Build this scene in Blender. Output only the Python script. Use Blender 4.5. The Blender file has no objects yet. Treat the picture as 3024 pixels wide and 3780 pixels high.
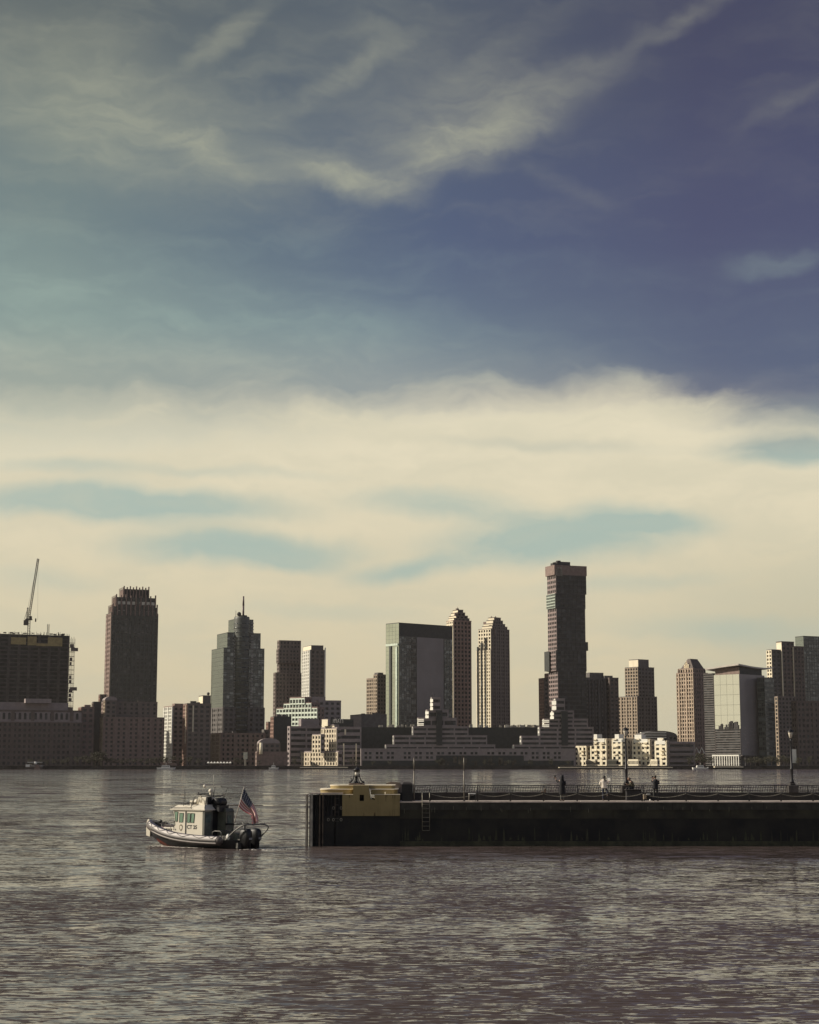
import bpy, math, random
import numpy as np
from mathutils import Vector, Matrix
R = math.radians
random.seed(7)
sc = bpy.context.scene
col = sc.collection

# ------------------------------------------------------------------ camera
F = 6200.0; CX = 1512.0; CY = 1890.0; H0 = 5.5; PITCH = math.atan((2815-1890)/F)
SP, CP = math.sin(PITCH), math.cos(PITCH)
cam_d = bpy.data.cameras.new('camera'); cam = bpy.data.objects.new('camera', cam_d); col.objects.link(cam)
cam.location = (0, 0, H0); cam.rotation_euler = (R(90)+PITCH, 0, 0)
cam_d.sensor_fit = 'HORIZONTAL'; cam_d.sensor_width = 36; cam_d.lens = F/3024*36
cam_d.clip_start = .5; cam_d.clip_end = 30000
sc.camera = cam

def at(px, py, Y):
    """world point at depth Y seen at full-size photo pixel (px,py)"""
    u = (px-CX)/F; v = (CY-py)/F; t = Y/(CP - v*SP)
    return Vector((u*t, Y, H0 + t*(SP+v*CP)))
def zat(py, Y): return at(CX, py, Y).z

# ------------------------------------------------------------------ world / sun
SUN_EL = 30.0; SUN_AZ = -87.0          # degrees from +Y, clockwise
sc.view_settings.view_transform = 'Standard'; sc.view_settings.look = 'None'
sc.view_settings.exposure = 0; sc.view_settings.gamma = 1
w = bpy.data.worlds.new('World'); sc.world = w; w.use_nodes = True
nt = w.node_tree; nt.nodes.clear()
class NG:
    def __init__(s, nt): s.nt = nt
    def _in(s, sock, v):
        if isinstance(v, bpy.types.NodeSocket): s.nt.links.new(v, sock)
        elif v is not None: sock.default_value = v
    def m(s, op, a, b=None, c=None, clamp=False):
        n = s.nt.nodes.new('ShaderNodeMath'); n.operation = op; n.use_clamp = clamp
        for i, v in enumerate((a, b, c)): s._in(n.inputs[i], v)
        return n.outputs[0]
    def comb(s, x, y, z=0.0):
        n = s.nt.nodes.new('ShaderNodeCombineXYZ')
        for i, v in enumerate((x, y, z)): s._in(n.inputs[i], v)
        return n.outputs[0]
    def sep(s, v):
        n = s.nt.nodes.new('ShaderNodeSeparateXYZ'); s._in(n.inputs[0], v); return n.outputs
    def mapping(s, v, loc=(0,0,0), rot=(0,0,0), sca=(1,1,1), typ='POINT'):
        n = s.nt.nodes.new('ShaderNodeMapping'); n.vector_type = typ; s._in(n.inputs[0], v)
        n.inputs['Location'].default_value = loc; n.inputs['Rotation'].default_value = rot; n.inputs['Scale'].default_value = sca
        return n.outputs[0]
    def noise(s, v, scale, detail=4, rough=.5, dist=0, color=False):
        n = s.nt.nodes.new('ShaderNodeTexNoise'); s._in(n.inputs['Vector'], v)
        n.inputs['Scale'].default_value = scale; n.inputs['Detail'].default_value = detail
        n.inputs['Roughness'].default_value = rough; n.inputs['Distortion'].default_value = dist
        return n.outputs['Color' if color else 'Fac']
    def vlen(s, v):
        n = s.nt.nodes.new('ShaderNodeVectorMath'); n.operation = 'LENGTH'; s._in(n.inputs[0], v); return n.outputs['Value']
    def vadd(s, a, b, op='ADD'):
        n = s.nt.nodes.new('ShaderNodeVectorMath'); n.operation = op; s._in(n.inputs[0], a); s._in(n.inputs[1], b); return n.outputs[0]
    def vscale(s, a, k):
        n = s.nt.nodes.new('ShaderNodeVectorMath'); n.operation = 'SCALE'; s._in(n.inputs[0], a); s._in(n.inputs['Scale'], k); return n.outputs[0]
    def rng(s, v, a, b, c=0.0, d=1.0, typ='SMOOTHSTEP'):
        n = s.nt.nodes.new('ShaderNodeMapRange'); n.interpolation_type = typ
        for i, x in enumerate((v, a, b, c, d)): s._in(n.inputs[i], x)
        return n.outputs[0]
    def mix(s, f, a, b, blend='MIX'):
        n = s.nt.nodes.new('ShaderNodeMix'); n.data_type = 'RGBA'; n.blend_type = blend
        s._in(n.inputs[0], f)
        for i, v in ((6, a), (7, b)):
            if isinstance(v, tuple): v = (*v, 1) if len(v) == 3 else v
            s._in(n.inputs[i], v)
        return n.outputs[2]
    def ramp(s, f, stops, interp='EASE'):
        n = s.nt.nodes.new('ShaderNodeValToRGB'); s._in(n.inputs[0], f); r = n.color_ramp; r.interpolation = interp
        while len(r.elements) < len(stops): r.elements.new(.5)
        for e, (p, c) in zip(r.elements, stops): e.position = p; e.color = (*c, 1)
        return n.outputs[0]
def lin(r, g, b):
    f = lambda c: (c/255/12.92) if c/255 <= .04045 else ((c/255+.055)/1.055)**2.4
    return (f(r), f(g), f(b))

def build_sky():
    g = NG(nt)
    tc = nt.nodes.new('ShaderNodeTexCoord')
    x, y, z = g.sep(tc.outputs['Generated'])
    az = g.m('ARCTAN2', x, y)                        # radians, 0 = straight over the river
    el = g.m('ARCSINE', z)
    # sky chart, one unit = 1.62 degrees; origin over the left bank at the horizon + 26 deg
    X = g.m('MULTIPLY_ADD', az, 180/math.pi*.617, 8.62)
    Yd = g.m('MULTIPLY_ADD', el, -180/math.pi*.628, 16.06)
    P0 = g.comb(X, Yd)
    w1 = g.vadd(g.noise(P0, .45, 3, .55, color=True), (.5, .5, .5), 'SUBTRACT')
    w2 = g.vadd(g.noise(P0, 2.2, 5, .6, color=True), (.5, .5, .5), 'SUBTRACT')
    P = g.vadd(g.vadd(P0, g.vscale(w1, 1.2)), g.vscale(w2, .30))       # wispy warp for the high veils
    w2s = g.vadd(w2, (1.6, .45, 0), 'MULTIPLY')
    PB = g.vadd(g.vadd(P0, g.vscale(w1, .75)), g.vscale(w2s, .30))       # calmer, flatter warp for the low bank
    def blob(cx, cy, rx, ry, rot, k, soft=0.0, P=P):
        v = g.mapping(P, (cx, cy, 0), (0, 0, R(rot)), (rx, ry, 1), 'TEXTURE')
        v2 = g.sep(v); v = g.comb(v2[0], v2[1])
        return g.rng(g.vlen(v), soft, 1.0, k, 0.0)
    def total(lst, P=P):
        t = None
        for b in lst:
            o = blob(*b, P=P); t = o if t is None else g.m('ADD', t, o)
        return t
    # streaky fibre noise running up to the right
    Q = g.mapping(P, (0, 0, 0), (0, 0, R(24)), (.55, 1.9, 1))
    fib = g.noise(Q, 1.05, 9, .62, .5)
    Q2 = g.mapping(P, (3, 1, 0), (0, 0, R(-8)), (.35, 1.5, 1))
    fib2 = g.noise(Q2, .9, 8, .58, .3)
    px, py, _ = g.sep(PB)
    # great cream bank: everything under a bowed upper edge
    edge = g.rng(px, 5.0, 12.0, 8.2, 7.88); edge = g.m('ADD', edge, g.rng(px, 13.0, 18.0, 0, 1.25))
    d = g.m('SUBTRACT', py, edge); d = g.m('ADD', d, g.m('MULTIPLY', g.m('SUBTRACT', fib2, .5), 1.1))
    sofl = g.rng(px, 2.0, 11.0, 2.1, .95)
    bank = g.rng(g.m('DIVIDE', d, sofl), -.55, .95)
    arc = g.m('ADD', g.rng(px, 0.0, 9.0, 4.9, 6.3, 'LINEAR'), g.rng(px, 8.0, 17.0, 0, 2.0, 'LINEAR'))
    arcd = g.rng(g.m('SUBTRACT', py, arc), -.55, 1.5, 0, 1); arcd = g.m('MULTIPLY', arcd, g.rng(px, 2, 15, .26, .24)); arcd = g.m('MULTIPLY', arcd, g.rng(fib2, .3, .7, .7, 1.15))
    lens = total([(2.6, 10.65, 5.2, .60, 1, 1.25), (5.0, 11.55, 3.8, .60, 2, 1.1), (11.9, 11.3, 4.0, .85, -3, 1.25), (9.4, 10.6, 3.0, .45, 4, .7),
                  (8.7, 12.0, 2.2, .40, -10, .8), (16.8, 9.65, 2.6, .50, 6, 1.0), (13.6, 10.95, 2.2, .45, 10, .6), (1.4, 9.95, 2.4, .28, 3, .4),
                  (6.3, 11.9, 2.2, .35, 8, .30), (15.2, 13.3, 3.4, .55, 0, .45), (1.0, 12.2, 2.4, .4, 0, .3), (6.8, 12.9, 3.2, .30, 0, .25), (4.0, 9.9, 5.0, .22, 2, .3), (11.5, 9.3, 4.0, .25, 3, .22), (13.0, 12.3, 3.5, .3, -4, .3)], PB)
    bank = g.m('SUBTRACT', bank, g.m('MULTIPLY', lens, g.rng(fib2, .30, .62, .7, 1.05)), clamp=True)
    # upper veils
    veil = total([(2.2, 2.6, 5.2, 2.2, 12, .72), (4.4, 3.3, 2.6, .7, 26, .45), (4.5, .9, 1.8, .45, -32, .5), (7.2, 3.6, 2.5, .55, 15, .85), (8.8, 3.2, 2.4, 1.0, -8, .45),
                  (10.0, 2.9, 2.9, 1.0, -26, .50), (10.9, 2.3, 3.2, 1.1, -15, .42), (8.6, 2.2, 4.5, 1.6, -12, .35), (12.6, 1.7, 2.8, .6, -32, .18), (10.5, 1.2, 2.8, .6, -26, .22),
                  (7.2, 1.6, 2.6, .35, -28, .35), (16.4, 5.7, 1.4, .38, -6, .38), (12.2, 4.0, 1.6, .35, 26, .18), (7.8, .8, 4.0, .8, -10, .22), (14.6, .6, 2.2, .35, -25, .3), (16.6, 2.6, 1.6, .3, -25, .22)])
    veil = g.m('MULTIPLY', veil, g.rng(fib, .28, .74, .50, 1.08), clamp=True)
    dens = g.m('MAXIMUM', g.m('MAXIMUM', bank, arcd), g.m('MULTIPLY', veil, .60))
    thin = g.m('MULTIPLY', g.m('MULTIPLY', g.rng(fib2, .40, .75), .14), g.rng(px, 4, 14, 1, .35))
    dens = g.m('ADD', dens, thin, clamp=True)
    # clear sky tone
    hx = g.rng(X, 1.0, 15.0, 0, 1, 'LINEAR')
    upper = g.ramp(hx, [(0, lin(118,136,134)), (.3, lin(97,114,126)), (.6, lin(80,93,121)), (1, lin(75,78,108))], 'LINEAR')
    topc = g.ramp(hx, [(0, lin(100,108,104)), (.5, lin(84,94,104)), (1, lin(68,69,92))], 'LINEAR')
    clear = g.mix(g.rng(Yd, 5.5, 0.0), upper, topc)
    low = g.ramp(hx, [(0, lin(134,152,146)), (.5, lin(116,134,144)), (1, lin(88,98,122))], 'LINEAR')
    clear = g.mix(g.rng(Yd, 4.5, 8.0), clear, low)
    clear = g.mix(g.rng(Yd, 8.2, 10.2), clear, lin(160,186,178))
    sky = nt.nodes.new('ShaderNodeTexSky'); sky.sky_type = 'NISHITA'; sky.sun_disc = False
    sky.sun_elevation = R(SUN_EL); sky.sun_rotation = R(SUN_AZ) % (2*math.pi); sky.air_density = 1.0; sky.dust_density = 1.5; sky.ozone_density = 2.0
    nis = g.mix(1.0, sky.outputs[0], (.10, .080, .078), 'MULTIPLY')
    aback = g.rng(g.m('ABSOLUTE', g.m('ADD', az, R(60))), R(86), R(140))           # beyond the sides: plain sky
    up = g.rng(el, R(27), R(48))
    k_n = g.m('MAXIMUM', aback, up); k_n = g.m('MAXIMUM', g.m('MULTIPLY', k_n, .75), .12)
    clear = g.mix(k_n, clear, nis)
    cream = g.mix(g.rng(Yd, 8.0, 15.5), lin(229,220,193), lin(212,200,168))
    cream = g.mix(g.m('MULTIPLY', g.rng(X, 12.5, 17.0), g.rng(Yd, 11, 13.5)), cream, lin(198,192,166))
    cream = g.mix(g.rng(fib2, .35, .65, .0, .32), cream, lin(196,194,172))
    veilc = lin(182,182,158)
    veilc = g.mix(g.rng(Yd, 4.2, 5.4), veilc, lin(166,186,174)); cc = g.mix(g.rng(Yd, 6.6, 8.3), veilc, cream)
    cc = g.mix(g.m('MULTIPLY', aback, .75), cc, (.54, .50, .49))
    final = g.mix(dens, clear, cc)
    # below the horizon (never seen: water and land cover it)
    final = g.mix(g.rng(el, R(-.5), R(-4)), final, (.04, .04, .04))
    bg = nt.nodes.new('ShaderNodeBackground'); nt.links.new(final, bg.inputs[0]); bg.inputs[1].default_value = 1.0
    out = nt.nodes.new('ShaderNodeOutputWorld'); nt.links.new(bg.outputs[0], out.inputs[0])
build_sky()
w.cycles.sampling_method = 'MANUAL'; w.cycles.sample_map_resolution = 512

Sdir = Vector((math.cos(R(SUN_EL))*math.sin(R(SUN_AZ)), math.cos(R(SUN_EL))*math.cos(R(SUN_AZ)), math.sin(R(SUN_EL))))
sl = bpy.data.lights.new('sun', 'SUN'); sl.energy = 5.0; sl.angle = R(.53); sl.color = (1, .90, .74)
so = bpy.data.objects.new('sun', sl); so.rotation_euler = Sdir.to_track_quat('Z', 'Y').to_euler(); so.location = (-50, 20, 60); col.objects.link(so)

# ------------------------------------------------------------------ materials
MATS = {}
def mat(name, c, rough=.7, metal=0., spec=.5, var=.18, scale=.35, streak=0., coat=0., bump=0., c2=None, noise_scale_z=1.):
    if name in MATS: return MATS[name]
    m = bpy.data.materials.new(name); m.use_nodes = True; n = m.node_tree; g = NG(n)
    b = n.nodes['Principled BSDF']; b.inputs['Roughness'].default_value = rough; b.inputs['Metallic'].default_value = metal
    b.inputs['Specular IOR Level'].default_value = spec; b.inputs['Coat Weight'].default_value = coat
    tc = n.nodes.new('ShaderNodeTexCoord'); v = tc.outputs['Object']
    f = g.noise(g.mapping(v, sca=(1, 1, noise_scale_z)), scale, 6, .6)
    lo = tuple(k*(1-var) for k in c); hi = tuple(min(1, k*(1+var)) for k in c)
    if c2: lo = c2; hi = c
    cc = g.mix(g.rng(f, .3, .7), lo, hi)
    if streak:
        s = g.noise(g.mapping(v, sca=(1, 1, .06)), scale*5, 4, .6)
        cc = g.mix(g.rng(s, .5, .8, 0, streak), cc, tuple(k*.45 for k in c))
    n.links.new(cc, b.inputs['Base Color'])
    if bump:
        bn = n.nodes.new('ShaderNodeBump'); bn.inputs['Distance'].default_value = bump
        n.links.new(g.noise(v, scale*8, 5, .6), bn.inputs['Height']); n.links.new(bn.outputs[0], b.inputs['Normal'])
    MATS[name] = m; return m

glass_dark = mat('dark_glass', (.035, .040, .042), .12, 0, .6, .3, .15)
glass_mid = mat('grey_glass', (.075, .080, .078), .10, .35, .6, .3, .12)
glass_purple = mat('purple_grey_glass', (.225, .205, .208), .45, .2, .5, .12, .03)
glass_green = mat('green_mirror_glass', (.64, .69, .61), .10, .94, .5, .10, .03)
glass_white = mat('pale_mirror_glass', (.93, .95, .90), .05, .95, .5, .03, .02)
glass_slate = mat('slate_mirror_glass', (.38, .43, .40), .16, .85, .5, .12, .03)
br_dark = mat('dark_brown_brick', (0.141, 0.110, 0.097), .85, var=.25, streak=.3)
br_brown = mat('brown_brick', (0.233, 0.169, 0.147), .85, var=.22, streak=.3)
br_red = mat('red_brown_brick', (0.260, 0.163, 0.130), .85, var=.2, streak=.2)
br_tan = mat('tan_brick', (0.360, 0.288, 0.216), .85, var=.14, streak=.15)
st_cream = mat('cream_stone', (0.814, 0.726, 0.550), .8, var=.08, streak=.12)
st_white = mat('white_concrete', (.80, .78, .70), .75, var=.06, streak=.1)
st_grey = mat('mauve_grey_stone', (0.300, 0.253, 0.247), .85, var=.15, streak=.25)
st_greyd = mat('dark_grey_stone', (0.128, 0.117, 0.112), .85, var=.2, streak=.3)
st_olive = mat('olive_green_grey_panel', (0.087, 0.093, 0.084), .5, var=.15)
metal_dark = mat('dark_metal', (0.054, 0.050, 0.050), .5, .4, var=.3)
def pane_glass(name, c, rough, metal, cell=3.2, lum=1.0, spec=.5):
    m = bpy.data.materials.new(name); m.use_nodes = True; n = m.node_tree; g = NG(n)
    b = n.nodes['Principled BSDF']; b.inputs['Roughness'].default_value = rough; b.inputs['Metallic'].default_value = metal; b.inputs['Specular IOR Level'].default_value = spec
    tc = n.nodes.new('ShaderNodeTexCoord'); sn = n.nodes.new('ShaderNodeVectorMath'); sn.operation = 'SNAP'
    n.links.new(tc.outputs['Object'], sn.inputs[0]); sn.inputs[1].default_value = (cell, cell, cell*.98)
    wn = n.nodes.new('ShaderNodeTexWhiteNoise'); n.links.new(sn.outputs[0], wn.inputs['Vector'])
    f = g.rng(wn.outputs['Value'], .55, 1.0, 0, 1)
    n.links.new(g.mix(f, c, tuple(k*3.2*lum+.02 for k in c)), b.inputs['Base Color'])
    MATS[name] = m; return m
glass_dark = pane_glass('dark_pane', (.016, .018, .019), .25, 0, spec=.3)
glass_mid = pane_glass('grey_pane', (.060, .066, .064), .12, .3)
black_blank = mat('near_black_facade', (0.045, 0.048, 0.045), .7, var=.2)
roof_m = mat('roof_felt', (.11, .10, .095), .9)
blind_m = mat('window_blind', (.30, .27, .23), .8, var=.3, scale=.6)
conc_tan = mat('tan_formwork', (.34, .27, .13), .8, var=.2)
white_paint = mat('white_paint', (.80, .79, .74), .45, var=.05)

# ------------------------------------------------------------------ mesh builder
class MB:
    def __init__(s): s.v = []; s.f = []; s.mi = []; s.M = Matrix.Identity(4); s.cur = 0; s.sm = []; s.g = []
    def groups(s):
        out = []
        for (v0, v1, f0, f1) in s.g:
            vs = s.v[v0:v1]; out.append((tuple(min(p[k] for p in vs) for k in range(3)), tuple(max(p[k] for p in vs) for k in range(3)), (v0, v1, f0, f1)))
        return out
        
    def add(s, vs, fs, smooth=False):
        o = len(s.v)
        s.v += [tuple(s.M @ Vector(p)) for p in vs]
        f0 = len(s.f)
        for f in fs: s.f.append(tuple(i+o for i in f)); s.mi.append(s.cur); s.sm.append(smooth)
        s.g.append((o, len(s.v), f0, len(s.f))); return s
    def box(s, x0, x1, y0, y1, z0, z1, taper=None):
        if x0 > x1: x0, x1 = x1, x0
        if y0 > y1: y0, y1 = y1, y0
        if z0 > z1: z0, z1 = z1, z0
        t = taper or (0, 0)
        vs = [(x0,y0,z0),(x1,y0,z0),(x1,y1,z0),(x0,y1,z0),(x0+t[0],y0+t[1],z1),(x1-t[0],y0+t[1],z1),(x1-t[0],y1-t[1],z1),(x0+t[0],y1-t[1],z1)]
        return s.add(vs, [(3,2,1,0),(4,5,6,7),(0,1,5,4),(1,2,6,5),(2,3,7,6),(3,0,4,7)])
    def bevbox(s, x0, x1, y0, y1, z0, z1, b):
        """box with chamfered vertical edges and top"""
        def ring(i, z): return [(x0+i+b, y0+i, z), (x1-i-b, y0+i, z), (x1-i, y0+i+b, z), (x1-i, y1-i-b, z), (x1-i-b, y1-i, z), (x0+i+b, y1-i, z), (x0+i, y1-i-b, z), (x0+i, y0+i+b, z)]
        vs = ring(0, z0)+ring(0, z1-b)+ring(b, z1)
        fs = [tuple(range(7, -1, -1)), tuple(range(16, 24))]
        for k in (0, 8):
            for i in range(8): fs.append((k+i, k+(i+1) % 8, k+8+(i+1) % 8, k+8+i))
        return s.add(vs, fs)
    def lathe(s, prof, n=16, c=(0, 0, 0), smooth=True):
        vs = []; fs = []
        for r, z in prof:
            for k in range(n):
                a = 2*math.pi*k/n; vs.append((c[0]+r*math.cos(a), c[1]+r*math.sin(a), c[2]+z))
        for j in range(len(prof)-1):
            for k in range(n):
                k2 = (k+1) % n; fs.append((j*n+k, j*n+k2, (j+1)*n+k2, (j+1)*n+k))
        fs.append(tuple(range(n-1, -1, -1))); fs.append(tuple((len(prof)-1)*n+k for k in range(n)))
        return s.add(vs, fs, smooth)
    def tube(s, pts, r, n=8, smooth=True):
        pts = [Vector(p) for p in pts]; rs = r if isinstance(r, (list, tuple)) else [r]*len(pts)
        vs = []; fs = []; ref = None
        for i, p in enumerate(pts):
            d = (pts[min(i+1, len(pts)-1)] - pts[max(i-1, 0)])
            if d.length < 1e-9: d = Vector((0, 0, 1))
            d.normalize()
            if ref is None: ref = d.cross(Vector((0, 0, 1)) if abs(d.z) < .9 else Vector((1, 0, 0))).normalized()
            ref = (ref - d*ref.dot(d)).normalized(); b = d.cross(ref)
            for k in range(n):
                a = 2*math.pi*k/n; vs.append(tuple(p + (ref*math.cos(a)+b*math.sin(a))*rs[i]))
        for j in range(len(pts)-1):
            for k in range(n):
                k2 = (k+1) % n; fs.append((j*n+k, j*n+k2, (j+1)*n+k2, (j+1)*n+k))
        fs.append(tuple(range(n-1, -1, -1))); fs.append(tuple((len(pts)-1)*n+k for k in range(n)))
        return s.add(vs, fs, smooth)
    def ball(s, c, r, n=12, m=8):
        if not isinstance(r, (list, tuple)): r = (r, r, r)
        vs = [(c[0], c[1], c[2]-r[2])]; fs = []
        for j in range(1, m):
            a = -math.pi/2+math.pi*j/m
            for k in range(n):
                b = 2*math.pi*k/n; vs.append((c[0]+r[0]*math.cos(a)*math.cos(b), c[1]+r[1]*math.cos(a)*math.sin(b), c[2]+r[2]*math.sin(a)))
        vs.append((c[0], c[1], c[2]+r[2])); L = len(vs)-1
        for k in range(n): fs.append((0, 1+(k+1) % n, 1+k)); fs.append((L, L-n+k, L-n+(k+1) % n))
        for j in range(m-2):
            for k in range(n): fs.append((1+j*n+k, 1+j*n+(k+1) % n, 1+(j+1)*n+(k+1) % n, 1+(j+1)*n+k))
        return s.add(vs, fs, True)
    def prism(s, pts, y0, y1):
        """pts = (x,z) outline, extruded along y"""
        n = len(pts); vs = [(x, y0, z) for x, z in pts]+[(x, y1, z) for x, z in pts]
        fs = [tuple(range(n)), tuple(range(2*n-1, n-1, -1))]+[(i, n+i, n+(i+1) % n, (i+1) % n) for i in range(n)]
        return s.add(vs, fs)
    def obj(s, name, m, parent=None):
        me = bpy.data.meshes.new(name); me.from_pydata(s.v, [], s.f)
        for mm in (m if isinstance(m, (list, tuple)) else [m]): me.materials.append(mm)
        if s.f:
            me.polygons.foreach_set('material_index', s.mi); me.polygons.foreach_set('use_smooth', s.sm)
        me.update()
        o = bpy.data.objects.new(name, me); col.objects.link(o)
        if parent is not None: o.parent = parent
        return o
def split_parts(mb, name, m, parent, tol=.03):
    """one object per separate piece of the builder (pieces = add() groups whose boxes touch)"""
    G = mb.groups(); n = len(G); par = list(range(n))
    def find(i):
        while par[i] != i: par[i] = par[par[i]]; i = par[i]
        return i
    order = sorted(range(n), key=lambda i: G[i][0][0]); act = []
    for i in order:
        lo, hi = G[i][0], G[i][1]
        act = [j for j in act if G[j][1][0] >= lo[0]-tol]
        for j in act:
            if all(lo[k] <= G[j][1][k]+tol and hi[k] >= G[j][0][k]-tol for k in (1, 2)): par[find(i)] = find(j)
        act.append(i)
    sets = {}
    for i in range(n): sets.setdefault(find(i), []).append(i)
    def vol(ix):
        return max((G[i][1][0]-G[i][0][0])+(G[i][1][2]-G[i][0][2]) for i in ix)
    lst = sorted(sets.values(), key=lambda ix: -vol(ix)); out = []
    if len(lst) > 99: lst = lst[:99]+[[i for ix in lst[99:] for i in ix]]; stuff = True
    else: stuff = False
    for q, ix in enumerate(lst):
        nb = MB()
        for i in sorted(ix):
            v0, v1, f0, f1 = G[i][2]; o = len(nb.v); nb.v += mb.v[v0:v1]
            for f in range(f0, f1): nb.f.append(tuple(k-v0+o for k in mb.f[f])); nb.mi.append(mb.mi[f]); nb.sm.append(mb.sm[f])
        ob = nb.obj(name, m, parent); out.append(ob)
        if stuff and q == 99: ob['kind'] = 'stuff'
    return out
def tag(o, label=None, cat=None, group=None, kind=None):
    if label: o['label'] = label
    if cat: o['category'] = cat
    if group: o['group'] = group
    if kind: o['kind'] = kind
    return o
def thing(name, label, cat, loc=(0, 0, 0), rz=0., group=None):
    o = bpy.data.objects.new(name, None); o.empty_display_size = .5; col.objects.link(o)
    o.location = loc; o.rotation_euler = (0, 0, rz); return tag(o, label, cat, group)
def dup(root, loc, rz=None, label=None, group=None):
    r = root.copy(); col.objects.link(r); r.location = loc
    if rz is not None: r.rotation_euler = (0, 0, rz)
    if label: r['label'] = label
    if group: r['group'] = group
    for ch in list(root.children):
        c = ch.copy(); col.objects.link(c); c.parent = r
        for gch in ch.children:
            d = gch.copy(); col.objects.link(d); d.parent = c
    return r

# ------------------------------------------------------------------ water
def water_mat():
    m = bpy.data.materials.new('river_water'); m.use_nodes = True; n = m.node_tree; g = NG(n)
    b = n.nodes['Principled BSDF']
    tc = n.nodes.new('ShaderNodeTexCoord'); v = tc.outputs['Object']
    sep = g.sep(v)
    big = g.noise(g.mapping(v, sca=(.012, .030, 1)), 1, 4, .6, .6)          # gust patches and slicks
    mid = g.noise(g.mapping(v, sca=(.07, .20, 1)), 1, 5, .65, .5)
    far = g.noise(g.mapping(v, sca=(.05, .018, 1)), 1, 6, .7, .3)
    gust = g.m('ADD', g.m('MULTIPLY', g.rng(big, .36, .62), .6), g.m('MULTIPLY', g.rng(mid, .34, .64), .4))
    gust = g.m('ADD', gust, g.m('MULTIPLY', g.m('SUBTRACT', g.rng(far, .38, .62), .5), .9))
    th = g.m('MULTIPLY_ADD', gust, -.085, .598)
    def lines(rot, sx, sy, k, loc, wd=.07):
        f_ = g.noise(g.mapping(v, loc=(loc, loc*2, 0), rot=(0, 0, R(rot)), sca=(sx, sy, 1)), 1, 2.2, .5, .5)
        return g.rng(g.m('SUBTRACT', f_, th), 0.0, wd, 0, k)
    yy = sep[1]
    fa = g.rng(yy, 55, 100, 1, .12); fb = g.m('MULTIPLY', g.rng(yy, 38, 62, .55, 1), g.rng(yy, 130, 200, 1, .3)); fc = g.m('MULTIPLY', g.rng(yy, 90, 150, .16, 1), g.rng(yy, 250, 600, 1, .45)); fd = g.rng(yy, 180, 340, .05, 1)
    ln = g.m('MULTIPLY', lines(4, 1.45, 5.0, .46, 0, .03), fa)
    ln = g.m('ADD', ln, g.m('MULTIPLY', lines(-4, .85, 2.9, .42, 7, .03), fb))
    ln = g.m('ADD', ln, g.m('MULTIPLY', lines(3, .30, .95, .36, 13, .04), fc))
    ln = g.m('ADD', ln, g.m('MULTIPLY', lines(-2, .085, .11, .34, 21, .05), fd))
    ln = g.m('ADD', ln, g.m('MULTIPLY', lines(9, 2.4, 6.5, .22, 31, .05), fa))
    def slope(rot, sx, sy, det, ax, ay, loc=0):
        c_ = g.noise(g.mapping(v, loc=(loc, loc*2, 0), rot=(0, 0, R(rot)), sca=(sx, sy, 1)), 1, det, .5, .35, color=True)
        return g.vadd(g.vadd(c_, (.5, .52, .5), 'SUBTRACT'), (ax, ay, 0), 'MULTIPLY')
    t = g.vadd(slope(3, .9, 2.2, 2, .20, .40), slope(-5, .25, .6, 2, .12, .28, 5))
    t = g.vadd(t, slope(8, 3.2, 8.0, 2, .18, .30, 9))
    slick = g.noise(g.mapping(v, loc=(3.1, 7.7, 0), rot=(0, 0, R(2)), sca=(.014, .085, 1)), 1, 4, .6, .4)
    calm = g.m('SUBTRACT', 1.0, g.m('MULTIPLY', g.rng(slick, .545, .60), g.rng(yy, 90, 180, .35, .92)))
    ln = g.m('MULTIPLY', ln, calm)
    t = g.vscale(t, g.m('MULTIPLY', g.m('MULTIPLY_ADD', gust, .7, .45), calm))
    t = g.vadd(t, g.comb(0.0, g.m('MULTIPLY', ln, -1.0), 1.0))
    nn = n.nodes.new('ShaderNodeVectorMath'); nn.operation = 'NORMALIZE'; n.links.new(t, nn.inputs[0])
    n.links.new(nn.outputs[0], b.inputs['Normal'])
    c = g.mix(g.rng(big, .35, .65), (.071, .052, .050), (.084, .066, .058))
    n.links.new(c, b.inputs['Base Color'])
    b.inputs['Roughness'].default_value = .05; b.inputs['IOR'].default_value = 1.34
    return m
def build_water():
    mb = MB(); mb.add([(-6000, -400, 0), (6000, -400, 0), (6000, 9000, 0), (-6000, 9000, 0)], [(0, 1, 2, 3)])
    tag(mb.obj('water', water_mat()), kind='structure')
build_water()

# ------------------------------------------------------------------ far bank
GZ = 2.6; YS = 1405.0
mb = MB(); mb.box(-2500, 2500, YS, 7000, -3, GZ)
tag(mb.obj('ground', mat('bank_ground', (.07, .065, .058), .95, var=.3, scale=.03)), kind='structure')
mb = MB(); mb.box(-2500, 2500, YS-1.2, YS-.01, -3, GZ-.4); mb.box(-2500, 2500, YS-1.6, YS-.01, GZ-.39, GZ+.25)
for i in range(-120, 121, 1):
    mb.box(i*6-.3, i*6+.3, YS-1.9, YS-1.21, -3, GZ-.41)
tag(mb.obj('seawall', mat('seawall_stone', (.06, .055, .05), .9, var=.35, scale=.2, streak=.4)), 'long dark stone seawall along the far bank of the river', 'seawall')
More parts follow.
